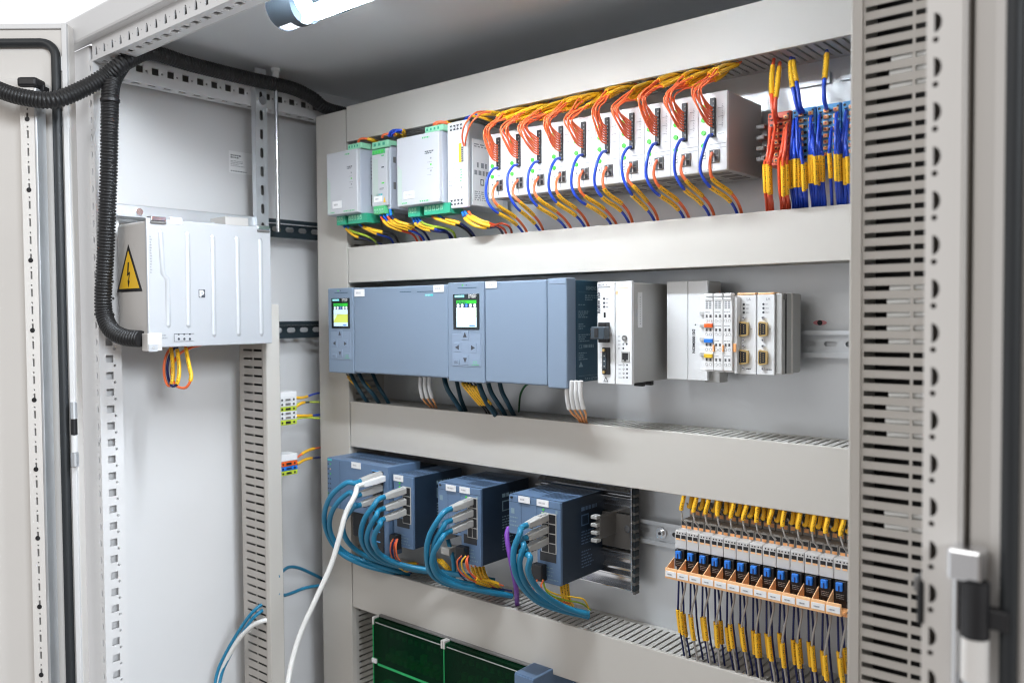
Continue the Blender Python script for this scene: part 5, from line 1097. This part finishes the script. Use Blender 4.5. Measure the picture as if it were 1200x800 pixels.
qwires('under the wider power supply', [
    ('dark blue wire with yellow sleeve', 'navy_wire', .0021, ((483.5, 255, .985), (487, 262, .98), (497, 268, .985), (511, 271, .99), (526, 274, 1.01), (534, 286, 1.03)), ((.16, .46),), (B_,)),
    ('blue wire with yellow sleeve', 'blue_wire', .0021, ((487, 255, .985), (491, 262, .98), (501, 266, .985), (513, 269, .99), (524, 272, 1.01), (530, 286, 1.03)), ((.18, .48),), (B_,)),
    ('green-yellow earth wire', 'earth_wire', .0021, ((490, 255, .985), (495, 261, .98), (506, 265, .985), (520, 267, .99), (531, 272, 1.0), (535, 284, 1.03)), (), (B_,)),
    ('black wire with bright sleeve', 'black_wire', .0021, ((507, 254, .985), (514, 257, .98), (526, 261, .985), (537, 264, .99), (548, 271, 1.01), (556, 281, 1.03)), ((.10, .52),), (R_,)),
    ('dark blue wire with short sleeve', 'navy_wire', .0019, ((514, 253, .985), (520, 256, .982), (530, 259, .985), (540, 262, .99), (551, 270, 1.01), (558, 280, 1.03)), ((.22, .5),), (B_,))])
qwires('under the tall white unit', [
    ('brown wire with yellow sleeve', 'brown_wire', .0019, ((545, 248, .985), (549, 254, .975), (560, 260, .975), (575, 265, .985), (587, 262, 1.0), (597, 266, 1.01), (601, 277, 1.03)), ((.16, .52),), (B_,)),
    ('dark blue wire with yellow sleeve', 'navy_wire', .0019, ((542, 249, .985), (545, 256, .975), (556, 264, .975), (571, 267, .985), (583, 266, 1.0), (590, 275, 1.03)), ((.18, .55),), (B_,)),
    ('red wire with yellow sleeve', 'red_wire', .0019, ((549, 248, .985), (553, 253, .978), (564, 259, .978), (578, 263, .99), (590, 268, 1.01), (594, 276, 1.03)), ((.18, .5),), (R_,))])
gt = 'short wires above the power supplies'
for lab, m2, pts in (('orange wire curling over the leftmost power supply', 'orange_wire', ((420, 169, .985), (421, 164, .985), (427, 162.5, .99), (437, 164.5, 1.0), (444, 168, 1.03))),
                     ('red wire curling over the narrow green-printed unit', 'orange_wire', ((448, 162, .985), (449, 158.5, .985), (455, 157, .99), (463, 158, 1.0), (470, 160, 1.04))),
                     ('blue wire with broad yellow sleeve over the narrow green-printed unit', 'blue_wire', ((456, 160, .982), (457.5, 155, .98), (463, 152.5, .985), (473, 154, .995), (474, 162, 1.03))),
                     ('second blue wire beside it over the narrow green-printed unit', 'blue_wire', ((459, 160, .984), (460, 156, .982), (466, 154, .988), (472, 157, 1.0), (474, 164, 1.03))),
                     ('orange wire with yellow sleeve over the wider power supply', 'orange_wire', ((508, 149.5, .985), (509, 145, .985), (515, 143, .99), (524, 144, 1.0), (532, 148, 1.04))),
                     ('second orange wire over the wider power supply', 'orange_wire', ((511, 149, .985), (512, 145.5, .985), (518, 144, .99), (526, 146, 1.0), (533, 150, 1.04)))):
    wire(m2, lab, 'wire', gt, pw(*pts), .0021, m2, ((.36, .84),), sr=1.5)
for lab, pts in (('long orange wire arching over the tall white unit, left of a pair', ((543.5, 171, .972), (541.5, 160, .962), (545, 146, .955), (556, 133, .96), (569, 131, .98), (581, 134, .995), (600, 140, 1.03))),
                 ('long orange wire arching over the tall white unit, right of a pair', ((544.5, 171, .972), (547, 158, .962), (552, 145, .957), (563, 134, .965), (574, 131.5, .98), (586, 133, 1.0), (603, 137, 1.03)))):
    wire('orange_wire', lab, 'wire', gt, pw(*pts), .0014, 'orange_wire', ((.62, .84),), sr=1.6)
for lab, pts in (('yellow-sleeved blue wire behind the tall white unit, left of a pair', ((544, 141, .99), (549, 137, .988), (560, 136, .99), (572, 140, 1.0), (584, 144, 1.03))), ('yellow-sleeved blue wire behind the tall white unit, right of a pair', ((551, 138, .99), (556, 135.5, .988), (565, 134, .99), (580, 134, 1.0), (596, 139, 1.03)))):
    wire('blue_wire', lab, 'wire', gt, pw(*pts), .0018, 'blue_wire', ((.25, .72),), sr=1.45)
# red and blue wires of the distribution blocks
gr = 'thick wires of the distribution blocks'
for lab, m2, pts, sl in (
    ('red wire from the top duct into the red block, left of a pair', 'red_wire', ((907, 70, 1.03), (905, 82, 1.0), (904, 100, .985), (904.5, 120, .975), (907, 134, .975), (909, 142, .99), (909.5, 146, 1.0)), ((.22, .60),)),
    ('red wire from the top duct into the red block, right of a pair', 'red_wire', ((914, 74, 1.03), (912.5, 84, 1.0), (911, 100, .985), (909, 116, .975), (908.5, 130, .975), (910, 137, .99), (911, 139, 1.0)), ((.20, .66),)),
    ('blue wire from the top duct into the first blue block, left of a pair', 'blue_wire', ((927, 68, 1.03), (926.5, 78, 1.0), (928, 95, .985), (931, 112, .978), (934.5, 126, .98), (937, 131, .99), (937, 133, 1.0)), ((.17, .62),)),
    ('blue wire from the top duct into the first blue block, right of a pair', 'blue_wire', ((930, 69, 1.03), (930, 78, 1.0), (933, 95, .985), (935.5, 110, .98), (937.5, 124, .98), (940.5, 130, .99), (941, 132, 1.0)), ((.14, .56),)),
    ('lone blue wire from the top duct into the second blue block', 'blue_wire', ((969, 60, 1.03), (968.5, 69, 1.0), (967, 86, .985), (965.5, 102, .978), (966, 118, .978), (968, 125, .985), (968.5, 128, 1.0)), ((.16, .58),))):
    wire(m2, lab, 'wire', gr, pw(*pts), .0023, m2, sl, sr=1.2)
low = [('red', 'red_wire', 'the red block, left bunch', [(903, 150, 898.5), (906, 160, 901), (904, 170, 896), (908, 148, 902.5), (906, 175, 899.5)], 196, 229),
       ('red', 'red_wire', 'the red block, right bunch', [(919, 152, 915), (922, 145, 920), (917, 165, 912.5), (921, 160, 917.5), (924, 172, 922)], 192, 227),
       ('blue', 'blue_wire', 'the first blue block, left bunch', [(930, 140, 926.5), (932, 150, 929), (931, 160, 932), (934, 138, 935.5)], 190, 223),
       ('blue', 'blue_wire', 'the first blue block, short strands', [(937, 150, 938), (938, 165, 941), (939, 172, 943.5)], 194, 225),
       ('blue', 'blue_wire', 'the second blue block, left bunch', [(950, 136, 949), (952, 146, 952), (953, 158, 955)], 185, 218),
       ('blue', 'blue_wire', 'the second blue block, middle bunch', [(960, 135, 957.5), (961, 148, 961), (962, 160, 964)], 186, 216),
       ('blue', 'blue_wire', 'the second blue block, single strand', [(974, 150, 972)], 182, 211),
       ('blue', 'blue_wire', 'the farthest blue block, left bunch', [(980, 132, 979.5), (982, 142, 982), (984, 152, 984.5)], 183, 214),
       ('blue', 'blue_wire', 'the farthest blue block, right bunch', [(991, 130, 986.5), (993, 140, 989.5), (990, 150, 993)], 183, 214)]
for col, m2, where, strands, sa, sb in low:
    for px, py, bx_ in strands:
        q = rnd(-4.5, 3.5); yj = rnd(-.006, .006)
        pts = pw((px+1, py, 1.0), (px, py+4, .985+yj), ((px+bx_)/2-.5, (py+sa)/2+4, .975+yj), (bx_, sa+q, .976+yj), (bx_+1+rnd(-.5, .5), sb+q, .985+yj), (bx_+2.5+rnd(-.5, 1), 238, 1.008), (bx_+3.5, 256, 1.03))
        path = spline(pts, 6); L = [0]
        for i in range(1, len(path)): L.append(L[-1]+(path[i]-path[i-1]).length)
        wire(m2, '%s wire with yellow sleeve running down from %s' % (col, where), 'wire', gr, pts, .0019, m2, ((L[18]/L[-1], L[24]/L[-1]),), sr=1.2)

# ================================================================== CABLES OF THE MIDDLE ROW
gm2 = 'dark cables dropping from the controllers into the duct'
for lab, m2, r, pts in (
    ('dark teal cable dropping below the left controller, first from the left', 'dark_teal_cable', .0036, ((410, 436, .99), (418, 452, .99), (427, 466, 1.0), (435, 477, 1.03))),
    ('dark teal cable dropping below the left controller, second from the left', 'dark_teal_cable', .0036, ((420, 436, .99), (427, 450, .985), (438, 463, .995), (447, 477, 1.03))),
    ('dark teal cable dropping below the left controller, third from the left', 'dark_teal_cable', .0034, ((436, 436, 1.01), (443, 452, 1.01), (452, 466, 1.02), (458, 478, 1.04))),
    ('dark teal cable dropping below the display of the right controller, leftmost', 'dark_teal_cable', .0040, ((520, 440, .985), (524, 455, .98), (532, 468, .99), (541, 482, 1.01), (545, 492, 1.03))),
    ('dark cable behind it below the display of the right controller', 'dark_teal_cable', .0034, ((534, 440, 1.0), (537, 455, 1.0), (541, 470, 1.01), (548, 486, 1.03))),
    ('dark teal cable below the blank cover of the right controller, thickest', 'dark_teal_cable', .0042, ((559, 440, .98), (564, 458, .975), (571, 472, .985), (580, 485, 1.0), (584, 495, 1.03))),
    ('dark teal cable below the blank cover, second from the left', 'dark_teal_cable', .0036, ((570, 440, .985), (575, 458, .985), (582, 470, .99), (590, 482, 1.01), (594, 492, 1.03))),
    ('dark cable below the blank cover, farthest right', 'dark_teal_cable', .0036, ((584, 440, .995), (588, 458, .995), (595, 472, 1.0), (603, 488, 1.03))),
    ('dark green wire below the blank cover of the right controller', 'green_wire', .0017, ((632, 450, .99), (618, 450, 1.0), (610, 462, 1.02), (608, 482, 1.05)))):
    wire(m2 if m2 != 'dark_teal_cable' else 'dark_cable', lab, 'cable', gm2, pw(*pts), r, m2)
for k in range(5):
    wire('black_wire', 'black wire with yellow sleeve below the display of the right controller', 'wire', gm2, pw((539+k*3, 442, .985), (544+k*3.4, 452+rnd(-1, 1), .975), (556+k*3, 466, .98), (568+k*3, 480, 1.0), (574+k*3, 492, 1.03)), .0015, 'black_wire', ((.16+.02*k, .55),), sr=1.8)
for k in range(2):
    wire('black_wire', 'thin black wire with yellow sleeve below the left controller', 'wire', gm2, pw((406+k*14, 438, 1.0), (412+k*13, 446, .99), (420+k*12, 454, .995), (428+k*11, 468, 1.02)), .0014, 'black_wire', ((.15, .62),), sr=1.9)
gf2 = 'white fibre plugs with orange leads'
for grp, px0, py0, py1, n, lab in ((0, 492, 441, 466, 3, 'white plug with orange lead below the left controller'), (1, 664, 446, 479, 4, 'white plug with orange lead below the end module')):
    for k in range(n):
        x = px0+k*5.2
        Yq = (.985, .955)[grp]
        p0, p1 = at(x+1, py0, Yq), at(x+3+k*.4, py1, Yq+.01)
        w_ = build('plug_lead', MB().tube(spline([p0, p0.lerp(p1, .5)+Vector((-.001, -.002, 0)), p1], 5), .0033, 'white', 8)); tag(w_, lab, 'plug', gf2)
        build('lead', MB().tube(spline([p1, at(x+7, py1+6, Yq+.02), at(x+13-k*2, py1+11, Yq+.04), at(x+18-k*3, py1+19, Yq+.07)], 6), .0016, 'orange_plastic', 8), w_)

# ================================================================== NETWORK CABLES
gn = 'teal network cables of the switches'
def net(label, sock, pts, m2='teal_cable', r=.0043, plugm='plug', slim=False, grp=gn):
    """sock: pixel and depth of the socket; the plug sticks out of it towards the viewer"""
    c = at(*sock); d = Vector((-.02, -1, -.10)).normalized(); v = (X_-d*X_.dot(d)).normalized(); n = d.cross(v)
    ln = .043; e = c+d*ln
    path = [e-d*.004, e+d*.012]+pw(*pts)
    w_ = wire('network_cable', label, 'network cable', grp, path, r, m2, n=10, sub=8)
    mb = MB().obox(c+d*.012, (d, v, n), (.013, .0062, .0050), plugm, .0010).obox(c+d*.030, (d, v, n), (.0135, .0066, .0056), plugm, .0016, .72)
    if not slim:
        for q in (.022, .029, .036): mb.obox(c+d*q-n*.0052, (d, v, n), (.0018, .0045, .0008), 'dev_dark', .0003)
        mb.obox(c+d*.008+n*.0054, (d, v, n), (.009, .003, .0008), 'dev_grey', .0004)
    build('plug', mb, w_); return w_
net('teal cable in the top port of the broad left switch, outermost loop', (446, 556, .945), ((405, 566, .88), (387, 582, .875), (380, 605, .885), (385, 628, .905), (400, 648, .93), (425, 661, .955), (450, 668, .985), (470, 672, 1.02)))
net('teal cable of the broad left switch, middle loop', (446, 571, .945), ((409, 577, .885), (393, 592, .88), (386, 612, .89), (391, 632, .91), (406, 648, .94), (432, 659, .965), (460, 667, .99), (480, 672, 1.02)))
net('teal cable of the broad left switch, innermost loop behind the white cable', (446, 583, .945), ((416, 592, .89), (403, 610, .895), (404, 628, .91), (416, 643, .935), (436, 654, .96), (470, 664, .985), (500, 670, 1.02)))
net('white cable plugged into the broad left switch and hanging to the photo edge', (449, 560, .945), ((416, 580, .865), (405, 602, .85), (397, 632, .84), (387, 664, .83), (369, 704, .81), (351, 745, .79), (339, 790, .77), (334, 840, .75)), 'white_cable', .0042, 'white', True)
net('teal cable in the top port of the slim switch', (474, 574, .95), ((438, 592, .885), (427, 608, .88), (423, 626, .885), (428, 642, .905), (444, 656, .94), (470, 664, .97), (505, 670, 1.0)))
net('teal cable in the middle port of the slim switch', (474, 587, .95), ((441, 604, .885), (433, 618, .885), (430, 632, .89), (436, 646, .91), (454, 658, .945), (482, 665, .975), (520, 672, 1.0)))
net('teal cable in the lowest used port of the slim switch', (474, 599, .95), ((446, 613, .885), (439, 626, .885), (439, 638, .89), (447, 650, .915), (470, 661, .945), (506, 668, .975), (545, 674, .99), (580, 680, 1.02)))
net('teal cable in the top port of the third switch', (552, 587, .95), ((514, 608, .885), (503, 628, .88), (500, 650, .885), (505, 671, .905), (522, 683, .935), (550, 689, .965), (585, 696, 1.01)))
net('teal cable in the middle port of the third switch', (552, 600, .95), ((519, 618, .89), (510, 634, .888), (508, 652, .893), (514, 669, .912), (532, 680, .94), (560, 686, .97), (590, 692, 1.01)))
net('teal cable in the lowest used port of the third switch', (552, 612, .95), ((517, 632, .885), (508, 648, .884), (507, 662, .89), (515, 676, .91), (538, 686, .94), (568, 692, .97), (600, 698, 1.01)))
net('teal cable in the top port of the last switch, outermost loop', (640, 605, .957), ((609, 625, .89), (602, 645, .885), (603, 667, .888), (612, 687, .905), (630, 704, .935), (656, 714, .965), (690, 722, 1.0)))
net('teal cable in the middle port of the last switch', (640, 619, .957), ((614, 640, .892), (609, 658, .89), (613, 678, .90), (626, 696, .925), (648, 708, .955), (690, 719, .99)))
net('teal cable in the lowest used port of the last switch, innermost loop', (640, 632, .957), ((621, 652, .892), (619, 668, .892), (626, 684, .905), (641, 699, .93), (662, 711, .96), (686, 719, .985)))
wire('purple_cable', 'single purple cable dropping left of the last network switch', 'cable', None, pw((596, 618, .975), (594, 628, .965), (597, 648, .96), (601, 668, .965), (605, 690, .985), (606, 706, 1.02), (606, 716, 1.05)), .0040, 'purple_cable')
wire('network_cable', 'teal cable hanging behind the third switch between its plugs and the duct', 'network cable', gn, pw((524, 628, 1.0), (527, 640, .99), (531, 655, .985), (532, 672, .99), (530, 686, 1.02)), .0038, 'teal_cable')
c = at(524, 622, .99); 
mb = MB().obox(c, (X_, Y_, Z_), (.007, .014, .012), 'plug', .002).obox(c-Z_*.03+X_*.006, (X_, Y_, Z_), (.010, .012, .006), 'plug', .0015); tag(build('network_plug', mb), 'grey plug behind the cables of the third switch', 'plug')
gp = 'thin supply wires of the network switches'
def supply(lab, p0, items):
    for m2, dx, pts, sl in items:
        wire('supply_wire', '%s %s' % ({'orange_wire': 'orange', 'navy_wire': 'dark blue', 'red_wire': 'red', 'yellow': 'yellow', 'blue_wire': 'blue', 'earth_wire': 'green-yellow'}[m2]+(' upper' if dx > 2 else ''), lab), 'wire', gp, pw(*[(p0[0]+dx, p0[1], p0[2]-.012)]+list(pts)), .0013, m2, sl, sr=2.)
supply('supply wire curling below the slim switch', (463, 631, .95), (
    ('orange_wire', -2, ((458, 637, .93), (458, 648, .935), (464, 660, .955), (476, 668, .98), (486, 668, 1.0)), ((.55, .85),)), ('orange_wire', 3, ((464, 640, .93), (466, 652, .935), (474, 662, .96), (484, 664, .99)), ((.6, .9),)), ('navy_wire', 1, ((459, 640, .932), (461, 652, .94), (470, 664, .97), (482, 671, 1.0)), ()), ('red_wire', 2, ((462, 640, .932), (464, 654, .945), (472, 660, .965), (490, 660, 1.0)), ((.6, .95),))))
supply('supply wire curling below the third switch', (546, 651, .95), (
    ('orange_wire', -5, ((536, 657, .93), (538, 668, .935), (550, 678, .955), (566, 684, .975), (586, 688, 1.0)), ((.62, .86),)), ('orange_wire', 3, ((546, 658, .93), (549, 668, .935), (558, 676, .955), (572, 680, .975), (590, 686, 1.0)), ((.6, .9),)), ('red_wire', 2, ((548, 660, .93), (552, 672, .94), (562, 680, .96), (580, 686, .99)), ((.55, .85),)), ('yellow', 0, ((541, 658, .93), (544, 670, .94), (556, 680, .965), (574, 686, .99)), ()), ('navy_wire', -1, ((537, 660, .932), (540, 674, .945), (556, 684, .97), (600, 692, 1.01)), ())))
supply('supply wire curling below the last switch', (634, 679, .957), (
    ('orange_wire', -4, ((625, 686, .94), (627, 694, .945), (640, 704, .965), (660, 708, .99)), ()), ('orange_wire', 3, ((634, 686, .94), (638, 694, .945), (650, 702, .965), (668, 707, .99)), ((.5, .8),)), ('yellow', 2, ((640, 690, .95), (656, 697, .965), (672, 699, .98), (684, 702, .99), (690, 712, 1.01)), ()), ('earth_wire', 2, ((642, 694, .95), (660, 702, .97), (680, 706, .99), (692, 714, 1.02)), ())))
for k in range(4):
    wire('supply_wire', 'yellow-sleeved wire standing in the duct between the third and last switch', 'wire', gp, pw((552+k*4.5, 662-k*.5, .985), (556+k*4, 672, .98), (562+k*4, 681, .98), (570+k*5, 688, 1.0), (574+k*5, 698, 1.03)), .0012, 'orange_wire', ((.05, .62),), sr=2.1)
for k in range(3):
    wire('supply_wire', 'yellow-sleeved wire hanging below the last switch', 'wire', gp, pw((658+k*3.2, 684-k*1.5, .995), (659+k*3.2, 694, .99), (662+k*3, 705, .995), (668+k*4, 716, 1.03)), .0012, 'navy_wire', ((.05, .62),), sr=2.2)
for k in range(2):
    wire('supply_wire', 'yellow-sleeved wire lying behind the cables left of the third switch', 'wire', gp, pw((512+k*3, 655, 1.02), (517+k*3, 659, 1.01), (524+k*2, 666, 1.01), (530, 674, 1.03)), .0014, 'orange_wire', ((.1, .8),), sr=2.2)

# ================================================================== WIRES OF THE FUSE TERMINALS
gu = 'wires above the fuse terminals'; gl = 'wires below the fuse terminals'
for k in range(13):
    xa = FX0+FW_*k; tk = rnd(-.002, .002)
    for j in range(3 if k not in (7,) else 2):
        c = xa+FW_*(.62, .24, .92)[j]; Yq = FYf+(.014, .039, .039)[j]; zz = (-.2825, -.268, -.269)[j]; lean = rnd(-.0012, .0012)
        e = xa+FW_*(.38, .60, .92)[j]+lean; yo = (-.004, .012, .014)[j]
        pts = [(c, Yq, zz), (c-.0006, Yq-.005, zz+.004), (c-.0022, Yq-.009, zz+.010), (e, 1.004+yo, -.2600), (e+.0012+tk, 1.007+yo, -.246), (e+.0022+tk, 1.011+yo, -.226)]
        path = spline([Vector(p) for p in pts], 6); L = [0]
        for i in range(1, len(path)): L.append(L[-1]+(path[i]-path[i-1]).length)
        wire('grey_wire', 'grey wire with printed yellow sleeve above the %s fuse terminal from the left' % ORD[k], 'wire', gu, pts, .0012, 'grey_wire', ((L[17+(0, -1, -1)[j]]/L[-1], .985),), sr=2.1)
    for j, m2 in enumerate(('navy_wire', 'navy_wire', 'grey_wire')):
        c = xa+FW_*(.16, .40, .74)[j]; Yq = FYf+.006; end = xa+FW_*(.20, .48, .56)[j]+rnd(-.0015, .0015); drop = rnd(-.006, .004); yo = (-.001, .004, -.009)[j]
        pts = [(c, Yq, -.355), (c+(end-c)*.25+(0, 0, .0015)[j], Yq+yo*.5, -.367), (c+(end-c)*.72, Yq+yo, -.388+drop), (end, Yq+yo, -.402+drop), (end+.001+tk*.5, Yq+yo+.004, -.430+drop), (end+.0015+tk, Yq+yo+.010, -.453), (end+.002+tk, Yq+yo+.016, -.478)]
        path = spline([Vector(p) for p in pts], 6); L = [0]
        for i in range(1, len(path)): L.append(L[-1]+(path[i]-path[i-1]).length)
        wire('terminal_wire', '%s wire with printed yellow sleeve below the %s fuse terminal from the left' % (('dark blue', 'dark blue', 'grey')[j], ORD[k]), 'wire', gl, pts, .00135, m2, ((L[17]/L[-1], L[24]/L[-1]),) if j != 1 or k % 3 == 0 else (), sr=1.95)

# ================================================================== WIRES ON THE LEFT WALL
gw = 'wires of the small terminals on the left wall'
for lab, m2, pts, sl in (
    ('blue wire with forked yellow sleeve at the upper small terminals', 'blue_wire', ((341, 465, .925), (350, 466, .94), (358, 465, .965), (370, 461, 1.0), (384, 459, 1.05)), ((.05, .36),)),
    ('green-yellow earth wire arching at the upper small terminals', 'lime', ((341, 477, .925), (349, 473, .94), (358, 471, .965), (372, 471, 1.0), (386, 472, 1.05)), ()),
    ('blue wire with yellow sleeve halfway down the upper small terminals', 'blue_wire', ((341, 487, .925), (350, 487, .94), (360, 487, .965), (372, 486, 1.0), (386, 485, 1.05)), ((.05, .42),)),
    ('green-yellow earth wire lowest at the upper small terminals', 'lime', ((341, 493, .925), (350, 490, .94), (360, 489, .965), (374, 490, 1.0), (386, 490, 1.05)), ()),
    ('short black wire with yellow sleeve at the upper small terminals', 'black_wire', ((341, 481, .925), (346, 477, .935), (354, 472, .95), (362, 471, .97)), ((.2, .7),)),
    ('orange-red wire with yellow sleeve at the lower small terminals', 'orange_wire', ((342, 540, .925), (348, 536, .935), (358, 529, .96), (370, 525, 1.0), (386, 523, 1.05)), ((.18, .55),)),
    ('black wire with yellow sleeve at the lower small terminals', 'navy_wire', ((343, 545, .925), (349, 543, .94), (358, 538, .965), (371, 536, 1.0), (386, 535, 1.05)), ((.10, .46),))):
    wire(m2 if m2 != 'lime' else 'earth_wire', lab, 'wire', gw, pw(*pts), .0018, m2, sl, sr=1.35)
gb = 'cables beside the slim duct on the left wall'
for lab, m2, r, pts in (
    ('teal cable arching from the slim duct to the controllers, upper one', 'teal_cable', .0030, ((326, 675, .87), (331, 669, .89), (339, 664, .92), (350, 665, .95), (364, 671, .99), (378, 678, 1.03), (388, 684, 1.06))),
    ('teal cable from the slim duct to the controllers, lower one', 'teal_cable', .0030, ((326, 695, .87), (333, 697, .89), (343, 694, .92), (356, 689, .95), (372, 686, .99), (386, 686, 1.05))),
    ('teal cable hanging out of the slim duct, upper of two', 'teal_cable', .0030, ((310, 706, .862), (301, 712, .846), (290, 724, .835), (276, 745, .825), (263, 768, .815), (254, 790, .805), (248, 830, .79))),
    ('teal cable hanging out of the slim duct, lower of two', 'teal_cable', .0030, ((311, 713, .862), (303, 718, .846), (293, 728, .836), (280, 748, .828), (268, 770, .818), (259, 792, .808), (254, 830, .79))),
    ('thick white cable hanging out of the slim duct in an arc', 'white_cable', .0042, ((318, 726, .862), (308, 727, .848), (295, 733, .838), (281, 747, .828), (268, 768, .818), (258, 793, .808), (253, 830, .79)))):
    wire('network_cable', lab, 'cable', gb, pw(*pts), r, m2, n=10)
gz = 'short looped wires under the grey metal unit'
for lab, m2, pts, sl in (
    ('orange wire looping under the grey metal unit, left of three', 'orange_wire', ((199, 404, .70), (201, 412, .697), (202.5, 430, .692), (202, 446, .688), (197.5, 452, .686), (193, 442, .688), (192.5, 426, .692), (197, 412, .70), (205, 404, .71)), ((.06, .44),)),
    ('dark blue wire looping under the grey metal unit, middle of three', 'navy_wire', ((207, 404, .70), (208, 412, .697), (210, 432, .692), (208, 448, .688), (202.5, 452.5, .686), (198, 446, .688), (196, 430, .692), (200, 414, .70), (207, 405, .71)), ((.06, .42),)),
    ('orange wire looping wide under the grey metal unit, right of three', 'orange_wire', ((217, 404, .71), (219, 414, .705), (221.5, 428, .70), (224, 442, .696), (219, 453, .692), (211, 454, .69), (204, 448, .69), (201, 432, .695), (209, 416, .705), (222, 408, .715), (236, 404, .72)), ((.04, .32),))):
    wire(m2, lab, 'wire', gz, pw(*pts), .0022, m2, sl, sr=1.3)
# white cables crossing inside the broad slotted duct in the foreground
gd = 'white cables inside the broad foreground duct'
for k, (py, px) in enumerate(((69, 1046), (85, 1044), (101, 1044), (338, 1044), (353, 1041), (368, 1041), (384, 1041), (399, 1043), (457, 1043), (474, 1040), (489, 1039), (505, 1041), (593, 1038), (607, 1038))):
    a = at(px, py, .7445); zs = -1.30+.01104*(round((a.z+1.30)/.01104-.5)+.5); a.z = zs-.0005; b2 = Vector((-.166, .7455, zs+.001))
    tag(build('white_cable', MB().tube(spline([a, a.lerp(b2, .5)+Vector((0, -.0002, .0005)), b2, b2+Vector((.003, .03, -.01))], 6), .0042, 'white_cable', 10)), 'white cable behind the slats of the broad foreground duct, %s' % ('near its top' if k < 3 else 'beside the middle row' if k < 8 else 'beside the third duct' if k < 12 else 'beside the fuse terminals'), 'cable', gd)

# ================================================================== LIGHT
w = bpy.data.worlds.new('World'); S.world = w; w.use_nodes = True
nt = w.node_tree; bg = nt.nodes['Background']
tc = nt.nodes.new('ShaderNodeTexCoord'); dp = nt.nodes.new('ShaderNodeVectorMath'); dp.operation = 'DOT_PRODUCT'; dp.inputs[1].default_value = (-.90, .36, .12)
nt.links.new(tc.outputs['Generated'], dp.inputs[0])
cr = nt.nodes.new('ShaderNodeValToRGB'); e = cr.color_ramp.elements
e[0].position = .22; e[0].color = (.29, .26, .235, 1); e[1].position = .90; e[1].color = (1.3, 1.32, 1.36, 1)
mr = nt.nodes.new('ShaderNodeMapRange'); mr.inputs[1].default_value = -1; mr.inputs[2].default_value = 1
nt.links.new(dp.outputs['Value'], mr.inputs[0]); nt.links.new(mr.outputs[0], cr.inputs[0]); nt.links.new(cr.outputs[0], bg.inputs[0]); bg.inputs[1].default_value = .64
def area(name, loc, aim, sx, sy, power, col):
    l = bpy.data.lights.new(name, 'AREA'); l.shape = 'RECTANGLE'; l.size = sx; l.size_y = sy; l.energy = power; l.color = col
    o = bpy.data.objects.new(name, l); C.objects.link(o); o.location = Vector(loc)+Vector((0, 0, H0)); o.rotation_euler = (Vector(aim)-Vector(loc)).to_track_quat('-Z', 'Y').to_euler(); return o
area('room_ceiling_light', (-.9, -1.3, 1.25), (-1.4, .75, .05), 1.2, .6, 10, (1, .98, .95))
area('far_right_fill', (6.5, -1.8, 2.2), (-1.4, .8, 0), 2.6, 1.5, 340, (.88, .94, 1))  # added unseen fill from the far right, brightens the left wall
S.view_settings.view_transform = 'Standard'; S.view_settings.look = 'None'; S.view_settings.exposure = .38; S.view_settings.gamma = 1
S.render.engine = 'CYCLES'
S.cycles.use_denoising = True
S.cycles.max_bounces = 8; S.cycles.transparent_max_bounces = 12
S.cycles.pixel_filter_type = 'BLACKMAN_HARRIS'; S.cycles.filter_width = 1.1
